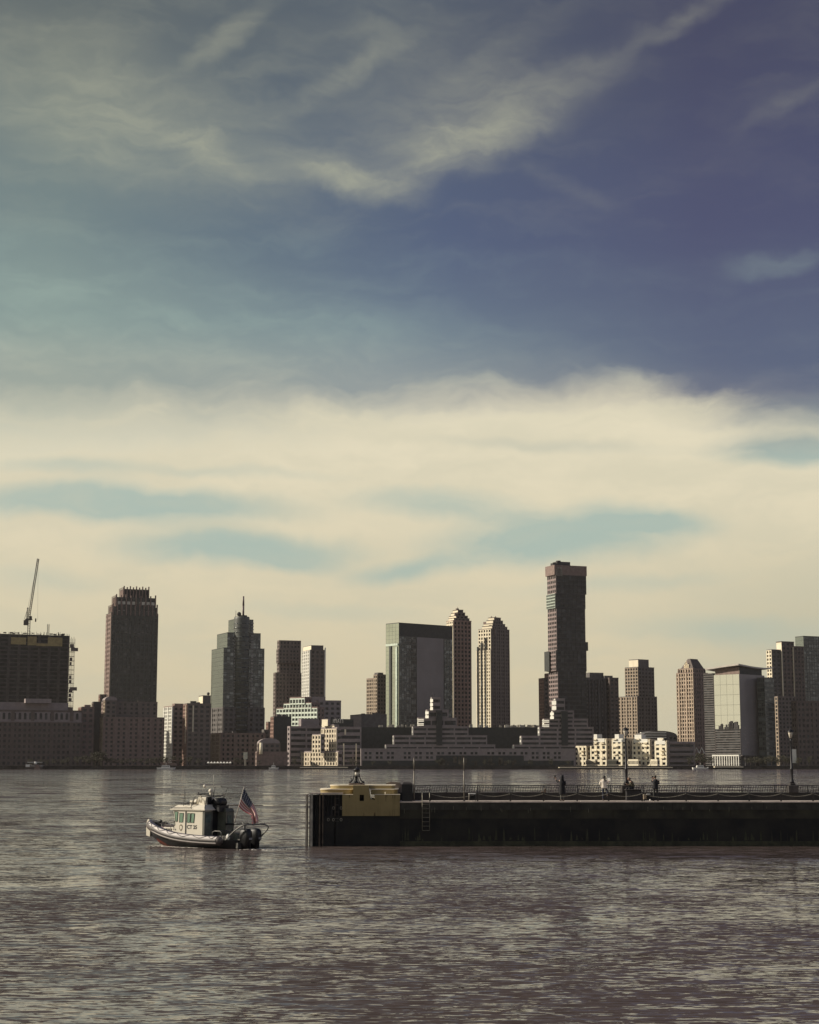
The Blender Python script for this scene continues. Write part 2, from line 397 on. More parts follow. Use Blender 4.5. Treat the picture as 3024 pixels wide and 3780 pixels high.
# land behind the camera side is out of view; hills far behind the city
def frame(L, C, Rr, top, Y, th):
    c = at(C, top, Y); s_, c_ = math.sin(th), math.cos(th)
    v = (CY-top)/F; k = CP - v*SP
    uL = (L-CX)/F/k; uR = (Rr-CX)/F/k
    D = (c.x - uL*Y)/(s_+uL*c_) if C-L > .5 else 30.
    D = max(8., min(D, 160.))
    W = (uR*Y - c.x)/(c_ - uR*s_)
    return c, W, D
ST = {  # floor height, bay width, pier fraction, spandrel fraction, relief, wall material, glazing material
 'dark': (4.2, 4.6, .5, .5, .45, br_dark, glass_dark), 'brown': (4.1, 4.4, .52, .48, .4, br_brown, glass_dark),
 'red': (3.1, 3.3, .5, .42, .5, br_red, glass_dark), 'tan': (3.7, 3.8, .38, .34, .6, br_tan, glass_dark),
 'cream': (3.1, 3.4, .42, .42, .7, st_cream, glass_dark), 'white': (3.6, 3.6, .25, .42, .6, st_white, glass_mid),
 'grey': (4.4, 5.0, .5, .5, .4, st_grey, glass_dark), 'greyband': (4.6, 14., .10, .52, .4, st_grey, glass_dark),
 'greydark': (4.2, 4.6, .45, .5, .4, st_greyd, glass_dark), 'curtain': (3.9, 3.0, .12, .22, .18, st_olive, glass_mid),
 'strip': (3.9, 1.5, .2, .35, .15, st_olive, glass_mid),'site': (3.7, 9., .30, .30, .3, mat('stained_concrete_frame', (.085, .078, .072), .9, var=.4, scale=.2, streak=.8), mat('shaded_floor', (.034, .034, .033), .9, var=.6, scale=.15)), 'purple': (12, 10., .015, .012, .05, st_grey, glass_purple),
 'green': (4., 6., .03, .05, .06, st_olive, glass_green), 'mirror': (9.5, 7.3, .02, .02, .05, metal_dark, glass_white),
 'slate': (3.9, 1.6, .10, .06, .1, st_olive, glass_slate), 'blank': (500, 500, .02, .004, .02, black_blank, black_blank),
 'blankgrey': (500, 500, .02, .004, .02, st_grey, st_grey), 'blankbrown': (500, 500, .02, .004, .02, br_brown, br_brown),
 'blankdark': (500, 500, .02, .004, .02, st_greyd, st_greyd), 'blanktan': (500, 500, .02, .004, .02, mat('tan_panel', (.30, .26, .19), .7, var=.2, streak=.4), br_brown), 'blankcream': (500, 500, .02, .004, .02, st_cream, st_cream),
 'louvre': (1.9, 40., .02, .5, .35, st_greyd, glass_dark), 'urby': (4.2, 5.2, .06, .34, .35, mat('black_panel', (.050, .048, .048), .7, var=.2), glass_dark),
 'urbyside': (4.2, 4.0, .28, .42, .35, mat('mauve_panel', (.26, .20, .19), .6, var=.2), glass_dark), 'urbygreen': (3.15, 2.6, .2, .35, .3, mat('pale_green_panel', (.46, .52, .45), .5, .3), glass_dark),
 'browntower': (3.9, 3.9, .5, .42, .7, mat('russet_brick', (0.310, 0.210, 0.170), .85, var=.2, streak=.35), glass_dark),
 'taupe': (4.0, 4.2, .5, .48, .45, mat('taupe_brick', (0.182, 0.148, 0.131), .85, var=.15, streak=.3), glass_dark),
 'whitestrip': (3.2, 3.0, .35, .3, .9, st_white, glass_dark), 'cribcream': (3.9, 3.3, .45, .40, .6, mat('orange_cream_stone', (.66, .57, .43), .8, var=.12), glass_dark),
}
class Bld:
    def __init__(s, name, label, cat='building', th=20, Y=1600, ref=None, group=None):
        s.th = R(th); s.Y = Y; s.e = thing(name, label, cat, (0, 0, GZ), s.th, group); s.first = True
        s.walls = {}; s.glz = {}; s.roof = MB(); s.bl = MB(); s.rngd = random.Random(label); s.kf = s.rngd.uniform(.95, 1.15); s.kb = s.rngd.uniform(.9, 1.3); s.kp = s.rngd.choice((2, 3, 3, 4, 5))
    def loc(s, p):
        q = Vector((p.x-s.o.x, p.y-s.o.y, 0)); c, n = math.cos(-s.th), math.sin(-s.th)
        return q.x*c-q.y*n, q.x*n+q.y*c
    def m(s, d, mt): return d.setdefault(mt.name, (MB(), mt))[0]
    def face(s, side, x0, y0, L, z0, z1, st, blinds=.06):
        fh, bw, pf, sf, pr, wm, gm = ST[st]
        if fh < 100 and st not in ('mirror', 'purple', 'green'): fh *= s.kf; bw *= s.kb
        H = z1-z0; nf = max(1, round(H/fh)); nb = max(1, round(L/bw)); fh = H/nf; bw = L/nb
        wb = s.m(s.walls, wm); gb = s.m(s.glz, gm)
        def bx(mb, a0, a1, d, zz0, zz1, inn=0.):
            if side == 'F': mb.box(x0+a0, x0+a1, y0-d, y0+inn, zz0, zz1)
            elif side == 'L': mb.box(x0-d, x0+inn, y0+a0, y0+a1, zz0, zz1)
            elif side == 'R': mb.box(x0-inn, x0+d, y0+a0, y0+a1, zz0, zz1)
        bx(gb, .05, L-.05, .0, z0, z1-.05, .3)
        for i in range(nb+1):
            big = nb > 5 and bw < 8 and pf > .3 and i % s.kp == 0
            c = i*bw; k_ = 1.45 if big else .92; a0 = max(0, c-bw*pf/2*k_); a1 = min(L, c+bw*pf/2*k_)
            bx(wb, a0, a1, pr+(.35 if big else 0), z0, z1)
        for j in range(nf+1):
            c = j*fh; a0 = max(0, c-fh*sf/2); a1 = min(H, c+fh*sf/2)
            bx(wb, 0.02, L-.02, pr*.82, z0+a0, z0+a1)
        if False:
            for i in range(nb):
                for j in range(nf):
                    if s.rngd.random() < blinds:
                        hgt = s.rngd.choice((.4, .7, 1.))
                        a0 = i*bw+bw*pf/2; a1 = (i+1)*bw-bw*pf/2; t1 = z0+(j+1)*fh-fh*sf/2; t0 = z0+j*fh+fh*sf/2
                        bx(s.bl, a0+.1, a1-.1, .06, t1-(t1-t0)*hgt, t1-.02, 0)
    def block(s, L, C, Rr, top, st='brown', lst=None, dy=0., bot=None, parapet=1.0, D=None, rst=None, blinds=.06, clutter=True):  # lst: left side, mostly paler than the front, sunlight put into wall colour
        Y = s.Y+dy
        c, W, dd = frame(L, C, Rr, top, Y, s.th)
        if D: dd = D
        if s.first:
            s.o = Vector((c.x, c.y, 0)); s.e.location = (c.x, c.y, GZ); s.first = False
        x, y = s.loc(c); z1 = c.z-GZ; z0 = 0 if bot is None else zat(bot, Y)-GZ
        s.face('F', x, y, W, z0, z1, st, blinds)
        if C-L > .5 or lst: s.face('L', x, y, dd, z0, z1, lst or st, blinds)
        s.face('R', x+W, y, dd, z0, z1, rst or st, 0)
        wm = ST[st][5]; wb = s.m(s.walls, wm)
        wb.box(x+.31, x+W-.31, y+.31, y+dd, z0+.01, z1-.3)                       # solid core
        pr = ST[st][4]
        s.roof.box(x+.25, x+W-.25, y+.25, y+dd-.25, z1-.29, z1-.1)
        if parapet:
            t = parapet
            wb.box(x-pr-.03, x+W+pr+.03, y-pr-.03, y+.3, z1+.001, z1+t)
            wb.box(x-pr-.03, x+.3, y+.301, y+dd, z1+.001, z1+t)
            wb.box(x+W-.3, x+W+pr+.03, y+.301, y+dd, z1+.001, z1+t); wb.box(x+.301, x+W-.301, y+dd-.3, y+dd, z1+.001, z1+t)
        if clutter and W > 14 and dd > 10:
            for k in range(s.rngd.randint(2, 4)):
                a = s.rngd.uniform(.12, .7)*W; b2 = s.rngd.uniform(.1, .45)*dd; ww = s.rngd.uniform(2, .18*W+2); h = s.rngd.uniform(1.2, 3.2)
                s.roof.box(x+a, x+a+ww, y+b2, y+b2+s.rngd.uniform(2, 5), z1-.1, z1+h)
        s.flush(); return x, y, W, dd, z0, z1
    def flush(s):
        for mb, mt in s.walls.values():
            if mb.v: mb.obj('wall', mt, s.e)
        for mb, mt in s.glz.values():
            if mb.v: mb.obj('glazing', mt, s.e)
        if s.roof.v: s.roof.obj('roof', roof_m, s.e)
        s.walls = {}; s.glz = {}; s.roof = MB()
    def done(s):
        s.flush(); return s.e
    def part(s, name, mb, m): return split_parts(mb, name, m, s.e)

exec_city = True
def city():
    # --- tower under construction at the far left
    b = Bld('unfinished_tower', 'dark unfinished tower with scaffolding, yellow formwork and bare rebar on top, behind the crane', th=24, Y=1720)
    x, y, W, D, z0, z1 = b.block(-60, -40, 257, 2338, 'site', 'site', parapet=0, clutter=False, blinds=.02)
    k = F/1720.
    mb = MB()
    r = random.Random(3)
    for i in range(70):
        a = x+W*r.random(); h = r.uniform(.5, 3.4); mb.box(a-.12, a+.12, y-.1, y+.25, z1, z1+h)
    for i in range(22):
        a = x+W*r.random(); mb.box(a, a+r.uniform(1, 4), y, y+.3, z1+r.uniform(0, 1), z1+r.uniform(1.2, 2.2))
    b.part('rebar', mb, metal_dark)
    mb = MB()
    for (p0, p1, q0, q1) in ((101, 134, 2345, 2378), (176, 230, 2346, 2379), (134, 176, 2370, 2380), (40, 95, 2350, 2376)):
        a0 = at(p0, q0, 1720); a1 = at(p1, q1, 1720); X0 = (a0.x-b.o.x)/math.cos(b.th); X1 = (a1.x-b.o.x)/math.cos(b.th)
        # follow the slanted front face
        X0 = x+(W)*(p0+40)/297.; X1 = x+W*(p1+40)/297.
        mb.box(X0, X1, y-1.0, y-.45, a1.z-GZ, a0.z-GZ)
    b.part('formwork', mb, conc_tan)
    mb = MB(); hx0 = x+W+.8
    zt = zat(2359, 1760)-GZ; n = 28
    for j in range(n):
        za = zt*j/n; mb.box(hx0, hx0+5.2, y+.5, y+5, za+.1, za+.45)
        if r.random() < .45: mb.box(hx0+.4, hx0+r.uniform(2, 5), y+.6, y+1.0, za+.45, za+zt/n*.8)
    for q in (0, 2.5, 5.0): mb.box(hx0+q, hx0+q+.3, y+.2, y+.49, 0, zt); mb.box(hx0+q, hx0+q+.3, y+5.01, y+5.3, 0, zt+r.uniform(1, 4))
    for pz in (2405, 2550): zz = zat(pz, 1760)-GZ; mb.box(hx0+1, hx0+8.5, y-.5, y+.19, zz, zz+3.6)
    b.part('hoist_scaffold', mb, mat('scaffold', (.16, .13, .12), .7, .2))
    mb = MB(); zz = zat(2296, 1720)-GZ; xm = x+W*(178+40)/297.
    mb.box(xm-1.1, xm-.7, y+2, y+2.4, z1-.1, zz); mb.box(xm+.7, xm+1.1, y+2, y+2.4, z1-.1, zz)
    for i in range(12): mb.box(xm-.7, xm+.7, y+2.05, y+2.35, z1+i*(zz-z1)/12, z1+.3+i*(zz-z1)/12)
    b.part('hoist_mast', mb, metal_dark); b.done()
    # --- luffing crane standing on it
    Yc = 1735; base = at(106, 2330, Yc)
    c = thing('tower_crane', 'dark lattice crane with its long jib raised steeply at the left edge', 'crane', base)
    def lattice(mb, p, q, wd, n, r=.17):
        p, q = Vector(p), Vector(q); d = (q-p); u = Vector((1, 0, 0)) if abs(d.normalized().x) < .7 else Vector((0, 0, 1)); v = Vector((0, 1, 0))
        u = (u-d.normalized()*u.dot(d.normalized())).normalized()*wd; v = v*wd
        cs = [u+v, u-v, -u-v, -u+v]
        for k in cs: mb.tube([p+k, q+k], r, 4, False)
        for i in range(n):
            a = p+d*i/n; b2 = p+d*(i+1)/n
            for j in range(4): mb.tube([a+cs[j], b2+cs[(j+1) % 4]], r*.7, 3, False)
    mb = MB(); lattice(mb, (0, 0, -6), (0, 0, 12), 1.1, 7); mb.obj('mast', metal_dark, c)
    pv = at(106, 2286, Yc)-base; tip = at(141, 2062, Yc)-base
    mb = MB(); lattice(mb, pv, tip, .85, 30, .2); mb.obj('jib', metal_dark, c)
    af = at(103, 2243, Yc)-base
    mb = MB(); lattice(mb, pv+Vector((-2, 0, 0)), af, .5, 6); mb.tube([pv+Vector((-4.5, 0, 0)), af], .2, 4); mb.obj('gantry', metal_dark, c)
    mb = MB(); mb.tube([af, tip], .10, 4); mb.tube([tip, at(139, 2290, Yc)-base], .07, 4); mb.box(tip.x-.6+(-.5), tip.x+.5-.4, -.4, .4, (at(137, 2292, Yc)-base).z-1, (at(137, 2283, Yc)-base).z); mb.obj('cable', metal_dark, c)
    mb = MB(); a = at(97, 2300, Yc)-base; mb.box(a.x-2.5, a.x+2.2, -1.4, 1.4, a.z-2.2, a.z+3); mb.box(a.x-1, a.x+6, -1.5, 1.5, a.z+3, a.z+4.2); mb.box(a.x+3.2, a.x+6, -2.5, -.9, a.z+4.2, a.z+7); mb.obj('counterweight', metal_dark, c)

    # --- left podium row
    b = Bld('office_block', 'wide dark waterfront block with an arcade of tall arched windows under its roof, lower left', th=22, Y=1450)
    b.block(-120, -100, 301, 2622, 'dark', 'dark', parapet=.8); b.block(-60, -55, 252, 2593, 'blankgrey', bot=2625, dy=8, parapet=.5); b.block(90, 95, 190, 2581, 'blankgrey', bot=2595, dy=14, parapet=.5, clutter=False)
    mb = MB(); mg = MB(); c0, W0, _ = frame(-120, -100, 301, 2622, 1450, b.th)
    for i in range(20):
        x0 = 1.5+i*(W0-3)/20; bwid = (W0-3)/20
        za, zb = zat(2654, 1450)-GZ, zat(2634, 1450)-GZ
        n = 6; pts = [(x0+bwid*.25, za), (x0+bwid*.75, za), (x0+bwid*.75, zb)]+[(x0+bwid*.5+bwid*.25*math.cos(math.pi*t/n), zb+bwid*.25*math.sin(math.pi*t/n)) for t in range(1, n)]+[(x0+bwid*.25, zb)]
        mg.prism(pts, -.62, -.50)
    z_a, z_b = zat(2660, 1450)-GZ, zat(2626, 1450)-GZ
    mb.box(0, W0, -.49, .1, z_a, z_b); mb.box(-.6, W0+.6, -.9, -.491, z_a-.8, z_a)
    b.part('arcade_frieze', mb, st_grey); b.part('arched_window', mg, glass_dark); b.done()
    b = Bld('apartment_block', 'brown stepped block with side balconies between the arcade block and the crowned tower base', th=18, Y=1500)
    b.block(290, 303, 347, 2612, 'brown', 'red', parapet=.8); b.block(0+312, 314, 335, 2603, 'blankbrown', dy=6, parapet=.3, clutter=False); b.done()
    b = Bld('slab_block', 'narrow dark slab block left of the crowned tower', th=20, Y=1560)
    b.block(340, 346, 376, 2594, 'blank', 'dark'); b.done()
    b = Bld('slab_block', 'slim dark stair tower leaning close against the crowned tower base', th=20, Y=1570)
    b.block(366, 371, 392, 2567, 'dark', 'red'); b.done()
    # --- crowned tower
    ST['crown'] = (4.0, 4.6, .42, .42, .45, mat('green_black_brick', (.088, .090, .080), .85, var=.2, streak=.25), pane_glass('warm_dark_pane', (.030, .028, .027), .2, 0, lum=1.5, spec=.35))
    b = Bld('crowned_tower', 'tall dark office tower topped by a stepped crown of short pillars', 'tower', th=21, Y=1640)
    tiers = [(393, 413, 582, 2262, 0), (404, 417, 580, 2240, .6), (417, 430, 574, 2206, 2.2), (444, 458, 549, 2176, 10)]
    fins = MB(); caps = MB()
    for i, (l, c_, r_, t, dy) in enumerate(tiers):
        bt = None if i == 0 else [0, 2275, 2250, 2215][i]
        x, y, W, D, z0, z1 = b.block(l, c_, r_, t, 'crown' if i < 3 else 'blank', 'brown' if i < 3 else 'blankbrown', dy=dy, bot=bt, parapet=.6, clutter=False, blinds=.10)
        if i >= 1:
            n = 9 if i > 1 else 11
            for k2 in range(n):
                fx = x+k2*W/(n-1); fins.box(fx-.55, fx+.55, y-1.1, y+.2, z1-8, z1+(3.4 if k2 % 2 == 0 else 2.4))
            for k2 in range(5):
                fy = y+k2*D/4; fins.box(x-1.1, x-.71, fy-.5, fy+.5, z1-8, z1+2.4)
        if i == 2:
            for row in (0, 1):
                for k2 in range(8):
                    fx = x+(k2+.5)*W/8; zz = z1-6.5-row*9
                    if row == 0 or k2 in (0, 1, 6, 7): caps.box(fx-1.5, fx+1.5, y-.72, y-.60, zz, zz+3)
    b.part('crown_pillar', fins, br_brown); b.part('bright_window', caps, mat('pale_window', (.5, .47, .40), .3, var=.3)); b.done()
    b = Bld('podium_block', 'broad brown podium with rows of square windows at the foot of the crowned tower', th=21, Y=1500)
    b.block(372, 381, 606, 2650, 'brown', 'tan', parapet=.9); b.block(376, 388, 580, 2592, 'taupe', 'brown', dy=12, bot=2655, parapet=.8)
    x, y, W, D, z0, z1 = b.block(386, 390, 430, 2586, 'taupe', 'tan', dy=6, bot=2652, parapet=.3, clutter=False)
    mb = MB(); n = 10; mb.prism([(x+W/2-(W/2+.8)*math.cos(math.pi*i/n), z1+.31+3.4*math.sin(math.pi*i/n)) for i in range(n+1)], y-.8, y+12); b.part('arched_gable', mb, st_grey); b.done()
    # --- E, F
    b = Bld('apartment_block', 'slim block with bright white window strips down its left side', th=24, Y=1560)
    b.block(606, 640, 678, 2609, 'brown', 'whitestrip'); b.block(640, 645, 690, 2599, 'blankbrown', dy=14, parapet=.5); b.done()
    b = Bld('office_block', 'brown gridded office block with a russet edge, left of the spire tower', th=20, Y=1520)
    b.block(678, 692, 778, 2600, 'taupe', 'red'); b.block(734, 749, 778, 2570, 'blankdark', 'blankcream', dy=40, bot=2602, parapet=.8)
    mb = MB(); p = at(715, 2600, 1520); x, y = b.loc(p); mb.box(x-.5, x+.5, -1.0, -.6, 30, zat(2604, 1520)-GZ); x2 = x+34; mb.box(-1.0, -.6, 2, 3, 20, 54); b.part('white_mullion', mb, st_cream)
    mb = MB(); x, y = b.loc(at(769, 2560, 1560)); mb.tube([(x, y, zat(2572, 1560)-GZ), (x, y, zat(2560, 1560)-GZ)], .3, 6); mb.ball((x, y, zat(2561, 1560)-GZ), 1.4); b.part('roof_mast', mb, metal_dark); b.done()
    # --- spire tower
    b = Bld('spire_tower', 'dark stepped glass tower with a round turret and tall white tipped spire', 'tower', th=24, Y=1600)
    b.block(778, 825, 975, 2612, 'greydark', 'greydark', parapet=.5)
    x, y, W, D, z0, z1 = b.block(782, 826, 976, 2392, 'curtain', 'slate', dy=2, bot=2612, parapet=.5, clutter=False)
    b.block(802, 840, 962, 2336, 'curtain', 'slate', dy=5, bot=2396, parapet=.5, clutter=False)
    b.block(844, 866, 935, 2287, 'curtain', 'slate', dy=11, bot=2340, parapet=.5, clutter=False)
    mb = MB(); px_, py_ = b.loc(at(900, 2280, 1606)); r0 = 29/F*1606*1.0
    mb.lathe([(r0, 0), (r0, zat(2276, 1606)-GZ-2), (r0*.96, zat(2276, 1606)-GZ)], 24, (px_, py_+r0*.75, 0)); b.part('turret', mb, ST['curtain'][5])
    mb = MB()
    for j in range(40, 0, -1):
        zz = zat(2276, 1606)-GZ-3-j*4.2
        if zz > 5: mb.lathe([(r0+.12, 0), (r0+.12, .9)], 24, (px_, py_+r0*.75, zz))
    b.part('turret_window_band', mb, glass_mid)
    wn = MB()
    for cxp in (868, 930):
        for j in range(44):
            py2 = 2300+j*11.5
            if py2 > 2700: break
            if (cxp == 868 and py2 < 2350): continue
            q = at(cxp, py2, 1600); X = (cxp-826)/(976-826)*W
            wn.box(X-1.2, X+1.2, y-.65 if True else 0, y-.35, q.z-GZ, q.z-GZ+1.5)
    b.part('grey_window', wn, mat('mid_grey_window', (.20, .19, .18), .3, var=.4))  # window boxes in a lighter grey than the dark panes
    mb = MB(); zt = zat(2276, 1606)-GZ; zs = zat(2199, 1606)-GZ; sx, sy = b.loc(at(905, 2280, 1606)); sy += r0*.75
    mb.tube([(sx, sy, zt), (sx, sy, zs-9)], [.95, .95], 8); mb.tube([(sx, sy, zs-9), (sx, sy, zs)], [1.0, .7], 8); b.part('spire', mb, mat('spire_metal', (.10, .06, .07), .5))
    mb = MB(); mb.lathe([(r0*.5, zt), (r0*.5, zt+1.5)], 12, (sx, sy, 0)); q = at(890, 2266, 1606); mb.ball((sx-4.2, sy, q.z-GZ), 2.1); mb.tube([(sx-4.2, sy, zt), (sx-4.2, sy, q.z-GZ)], .4); mb.tube([(sx-7.5, sy, zt), (sx-7.5, sy, zt+6)], .2); b.part('satellite_dish', mb, metal_dark)
    mb = MB(); xx = W
    for i in range(9):
        X = 3+i*(W-4)/9; z_t = zat(2706, 1600)-GZ; mb.box(X, X+2.6, y-1.6, y-1.21+.4, z_t-9, z_t-2); mb.prism([(X, z_t-1.99), (X+2.6, z_t-1.99), (X+1.3, z_t+1)], y-1.6, y-1.2); mb.box(X+1.0, X+1.5, y-1.5, y-1.1, z_t-24, z_t-9.01)
    b.part('podium_window', mb, glass_dark)
    b.done()
    b = Bld('podium_block', 'brown podium with pointed windows beneath the spire tower', th=24, Y=1560)
    b.block(775, 815, 978, 2708, 'brown', 'tan', parapet=.7); b.done()
    # low waterfront structures
    b = Bld('ferry_terminal', 'low brown barrel roofed waterside building right of the spire tower', th=10, Y=1432)
    b.block(944, 950, 1062, 2776, 'blankbrown', 'brown', parapet=.4)
    x, y, W, D, z0, z1 = b.block(950, 956, 1034, 2745, 'taupe', dy=14, bot=2780, parapet=.2, clutter=False)
    mb = MB(); n = 10; pts = [(x+W/2-W/2*math.cos(math.pi*i/n), z1+.25+4.5*math.sin(math.pi*i/n)) for i in range(n+1)]; mb.prism(pts, y, y+20); b.part('barrel_roof', mb, st_grey)
    mb = MB(); mb.tube([(3, -2, zat(2784, 1432)-GZ), (3, -2, zat(2742, 1432)-GZ)], 1.4, 10); b.part('vent_column', mb, st_cream); b.done()
    b = Bld('apartment_block', 'small dark block half hidden right of the spire tower foot', th=20, Y=1580)
    b.block(972, 976, 1010, 2697, 'greydark'); b.block(988, 992, 1008, 2668, 'dark', 'red', dy=5); b.done()
    b = Bld('blank_block', 'windowless black block between the spire tower and the pale green offices', th=20, Y=1490)
    b.block(1000, 1012, 1076, 2647, 'blank', 'red', parapet=.6); b.done()
    # --- H twin slabs
    b = Bld('high_rise_block', 'dark plum high rise with a broad shoulder and a narrower block rising from it', th=20, Y=1850)
    b.block(1012, 1018, 1142, 2485, 'taupe', parapet=.8, clutter=False); b.block(1026, 1032, 1110, 2366, 'taupe', dy=10, bot=2490, parapet=.8, clutter=False)
    x, y, W, D, z0, z1 = b.block(1024, 1029, 1106, 2397, 'taupe', dy=7, bot=2448, parapet=.3, clutter=False); b.done()
    b = Bld('high_rise_block', 'slender tower with a sunlit white left side beside the plum high rise', th=20, Y=1800)
    b.block(1120, 1149, 1194, 2383, 'blankdark', 'blankcream', dy=2, bot=2401, parapet=.4, clutter=False); x, y, W, D, z0, z1 = b.block(1118, 1147, 1197, 2400, 'taupe', 'whitestrip', parapet=.5, clutter=False)
    mb = MB(); mb.box(-1.4, -.95, 0, 1.2, 40, zat(2404, 1800)-GZ); mb.box(W-.9, W+.4, y-1.0, y-.4, 40, z1+3); b.part('edge_fin', mb, st_white); b.done()
    # --- J pale green offices
    b = Bld('office_block', 'sunlit pale green and white office block with long bands of windows', th=52, Y=1535)
    ST['greenwhite'] = (3.9, 3.9, .22, .42, .5, mat('pale_green_white_concrete', (.72, .80, .68), .6, var=.06), glass_mid)
    b.block(1022, 1172, 1196, 2614, 'brown', 'greenwhite', parapet=1.2); b.block(1049, 1150, 1180, 2596, 'brown', 'greenwhite', dy=4, bot=2616, parapet=.8); b.block(1071, 1126, 1150, 2577, 'brown', 'greenwhite', dy=8, bot=2600, parapet=1.2, clutter=False); b.done()
    b = Bld('office_block', 'shaded mauve block directly right of the pale green offices', th=20, Y=1660)
    b.block(1168, 1176, 1258, 2588, 'grey', parapet=.8); b.block(1140, 1148, 1202, 2574, 'blankgrey', 'white', dy=12, parapet=.6); b.done()
    b = Bld('office_block', 'dark banded low office block in front of the pale green offices', th=20, Y=1475)
    b.block(1064, 1072, 1190, 2683, 'greyband', 'grey', parapet=.6); b.block(1105, 1112, 1178, 2655, 'blankgrey', dy=40, parapet=.5); b.done()
    # --- hotel
    b = Bld('hotel', 'waterfront hotel with cream sunlit terraces and rooftop lettering', 'hotel', th=42, Y=1440)
    b.block(1106, 1250, 1262, 2777, 'greyband', 'cribcream', parapet=1.2, clutter=False)
    b.block(1154, 1186, 1196, 2714, 'greyband', 'cribcream', dy=3, bot=2780, parapet=1., clutter=False)
    b.block(1187, 1245, 1262, 2690, 'greyband', 'cribcream', dy=6, bot=2780, parapet=1.5, clutter=False)
    b.block(1188, 1234, 1250, 2678, 'greyband', 'blankcream', dy=9, bot=2690, parapet=.8, clutter=False); b.block(1195, 1210, 1220, 2656, 'blankgrey', 'blankcream', dy=11, bot=2680, parapet=.5, clutter=False)
    b.done()
    b = Bld('hotel', 'shaded grey hotel wing with banded floors and white posts, under the rooftop sign', 'hotel', th=14, Y=1448)
    b.block(1246, 1250, 1333, 2686, 'greyband', parapet=.8); b.block(1250, 1254, 1352, 2770, 'greyband', dy=-5, parapet=.6, clutter=False)
    x, y, W, D, z0, z1 = b.block(1206, 1212, 1305, 2656, 'blank', dy=30, bot=2700, parapet=.4)
    mb = MB()
    for pxx in (1270, 1318): X, yy = b.loc(at(pxx, 2760, 1442)); mb.box(X-.5, X+.5, -6.6, -6.1, 0, zat(2745, 1442)-GZ)
    X, yy = b.loc(at(1277, 2700, 1446)); mb.box(X-.7, X+.7, -1.2, -.7, zat(2712, 1446)-GZ, zat(2692, 1446)-GZ); b.part('white_post', mb, st_cream); b.done()
    cu = bpy.data.curves.new('hotel_sign', 'FONT'); cu.body = 'HYATT'; cu.size = 3.6; cu.extrude = .15; cu.space_character = 1.25
    o = bpy.data.objects.new('hotel_sign', cu); col.objects.link(o)
    bpy.context.view_layer.update(); dg = bpy.context.evaluated_depsgraph_get(); me = bpy.data.meshes.new_from_object(o.evaluated_get(dg)); bpy.data.objects.remove(o)
    o = bpy.data.objects.new('hotel_sign', me); col.objects.link(o); me.materials.append(mat('sign_letters', (.85, .80, .74), .6))
    p = at(1229, 2669, 1474.0); wx = at(1269, 2669, 1474).x-p.x; sx_ = wx/max(.1, o.dimensions.x or 1); xs = [v.co.x for v in me.vertices]; sx_ = wx/(max(xs)-min(xs))
    o.location = p; o.rotation_euler = (R(90), 0, R(14)); o.scale = (sx_, 1.45, 1)
    tag(o, 'pale HYATT lettering on the dark roof block above the hotel', 'sign')
    # --- block row right of hotel
    b = Bld('warehouse', 'low grey rooftop block in front of the small brown apartment tower', 'building', th=20, Y=1620)
    b.block(1293, 1334, 1428, 2640, 'blankdark', 'blankgrey'); b.done()
    b = Bld('apartment_tower', 'small brown apartment tower left of the big green glass office tower', 'tower', th=30, Y=1780)
    b.block(1355, 1385, 1400, 2505, 'brown', 'tan', parapet=.8, clutter=False); b.block(1385, 1394, 1426, 2492, 'taupe', 'tan', dy=-5, parapet=.8, clutter=False); b.block(1392, 1396, 1415, 2484, 'blankdark', dy=3, bot=2494, parapet=.4, clutter=False); b.done()
    # --- big glass tower N
    b = Bld('glass_office_tower', 'broad boxy office tower with pale green glass left side and dark front', 'tower', th=40, Y=1720)
    x, y, W, D, z0, z1 = b.block(1425, 1473, 1671, 2300, 'blank', 'green', parapet=.6, blinds=0, clutter=False)
    b.face('F', x+.3, y-.25, W*.315, 30, zat(2348, 1720)-GZ, 'curtain', .05)
    b.flush()
    b.face('F', x+W*.325, y-.25, W*.50, 30, zat(2348, 1720)-GZ, 'purple', 0)
    b.flush()
    b.face('F', x+W*.835, y-.25, W*.16, 30, zat(2348, 1720)-GZ, 'curtain', .12)
    mb = MB(); mb.box(-.9, -.35, 12, 14.5, 8, zat(2380, 1720)-GZ); b.part('dark_reveal', mb, black_blank)
    mb = MB(); mb.box(-1.0, -.35, 2, 4.4, 8, z1-24); mb.box(-1.2, D*0-.35, 1.0, D-1, zat(2384, 1725)-GZ, zat(2376, 1725)-GZ); b.part('light_band', mb, mat('pale_green_band', (.60, .68, .58), .4, .3))
    b.done()
    # --- O and P, residential pair
    b = Bld('residential_tower', 'russet brick tower with a stepped pinnacle, partly behind the glass office tower', 'tower', th=26, Y=1790)
    b.block(1650, 1674, 1738, 2292, 'browntower', 'cream', parapet=.8, clutter=False)
    for (l, c_, r_, t, dy) in ((1656, 1676, 1732, 2282, 3), (1658, 1684, 1726, 2273, 6), (1666, 1688, 1716, 2262, 9), (1672, 1690, 1709, 2252, 12)):
        b.block(l, c_, r_, t, 'taupe', 'blankcream', dy=dy, bot=t+14, parapet=.5, clutter=False, blinds=0)
    mb = MB(); X, yy = b.loc(at(1690, 2245, 1806)); mb.box(X-1.5, X+1.5, yy, yy+2, zat(2253, 1806)-GZ, zat(2246, 1806)-GZ); mb.tube([(X, yy, zat(2247, 1806)-GZ), (X, yy, zat(2240, 1806)-GZ)], .25); X2, y2 = b.loc(at(1678, 2268, 1800)); mb.box(X2-2, X2+2, y2-5, y2-3, zat(2274, 1800)-GZ, zat(2265, 1800)-GZ); b.part('pinnacle', mb, br_brown)
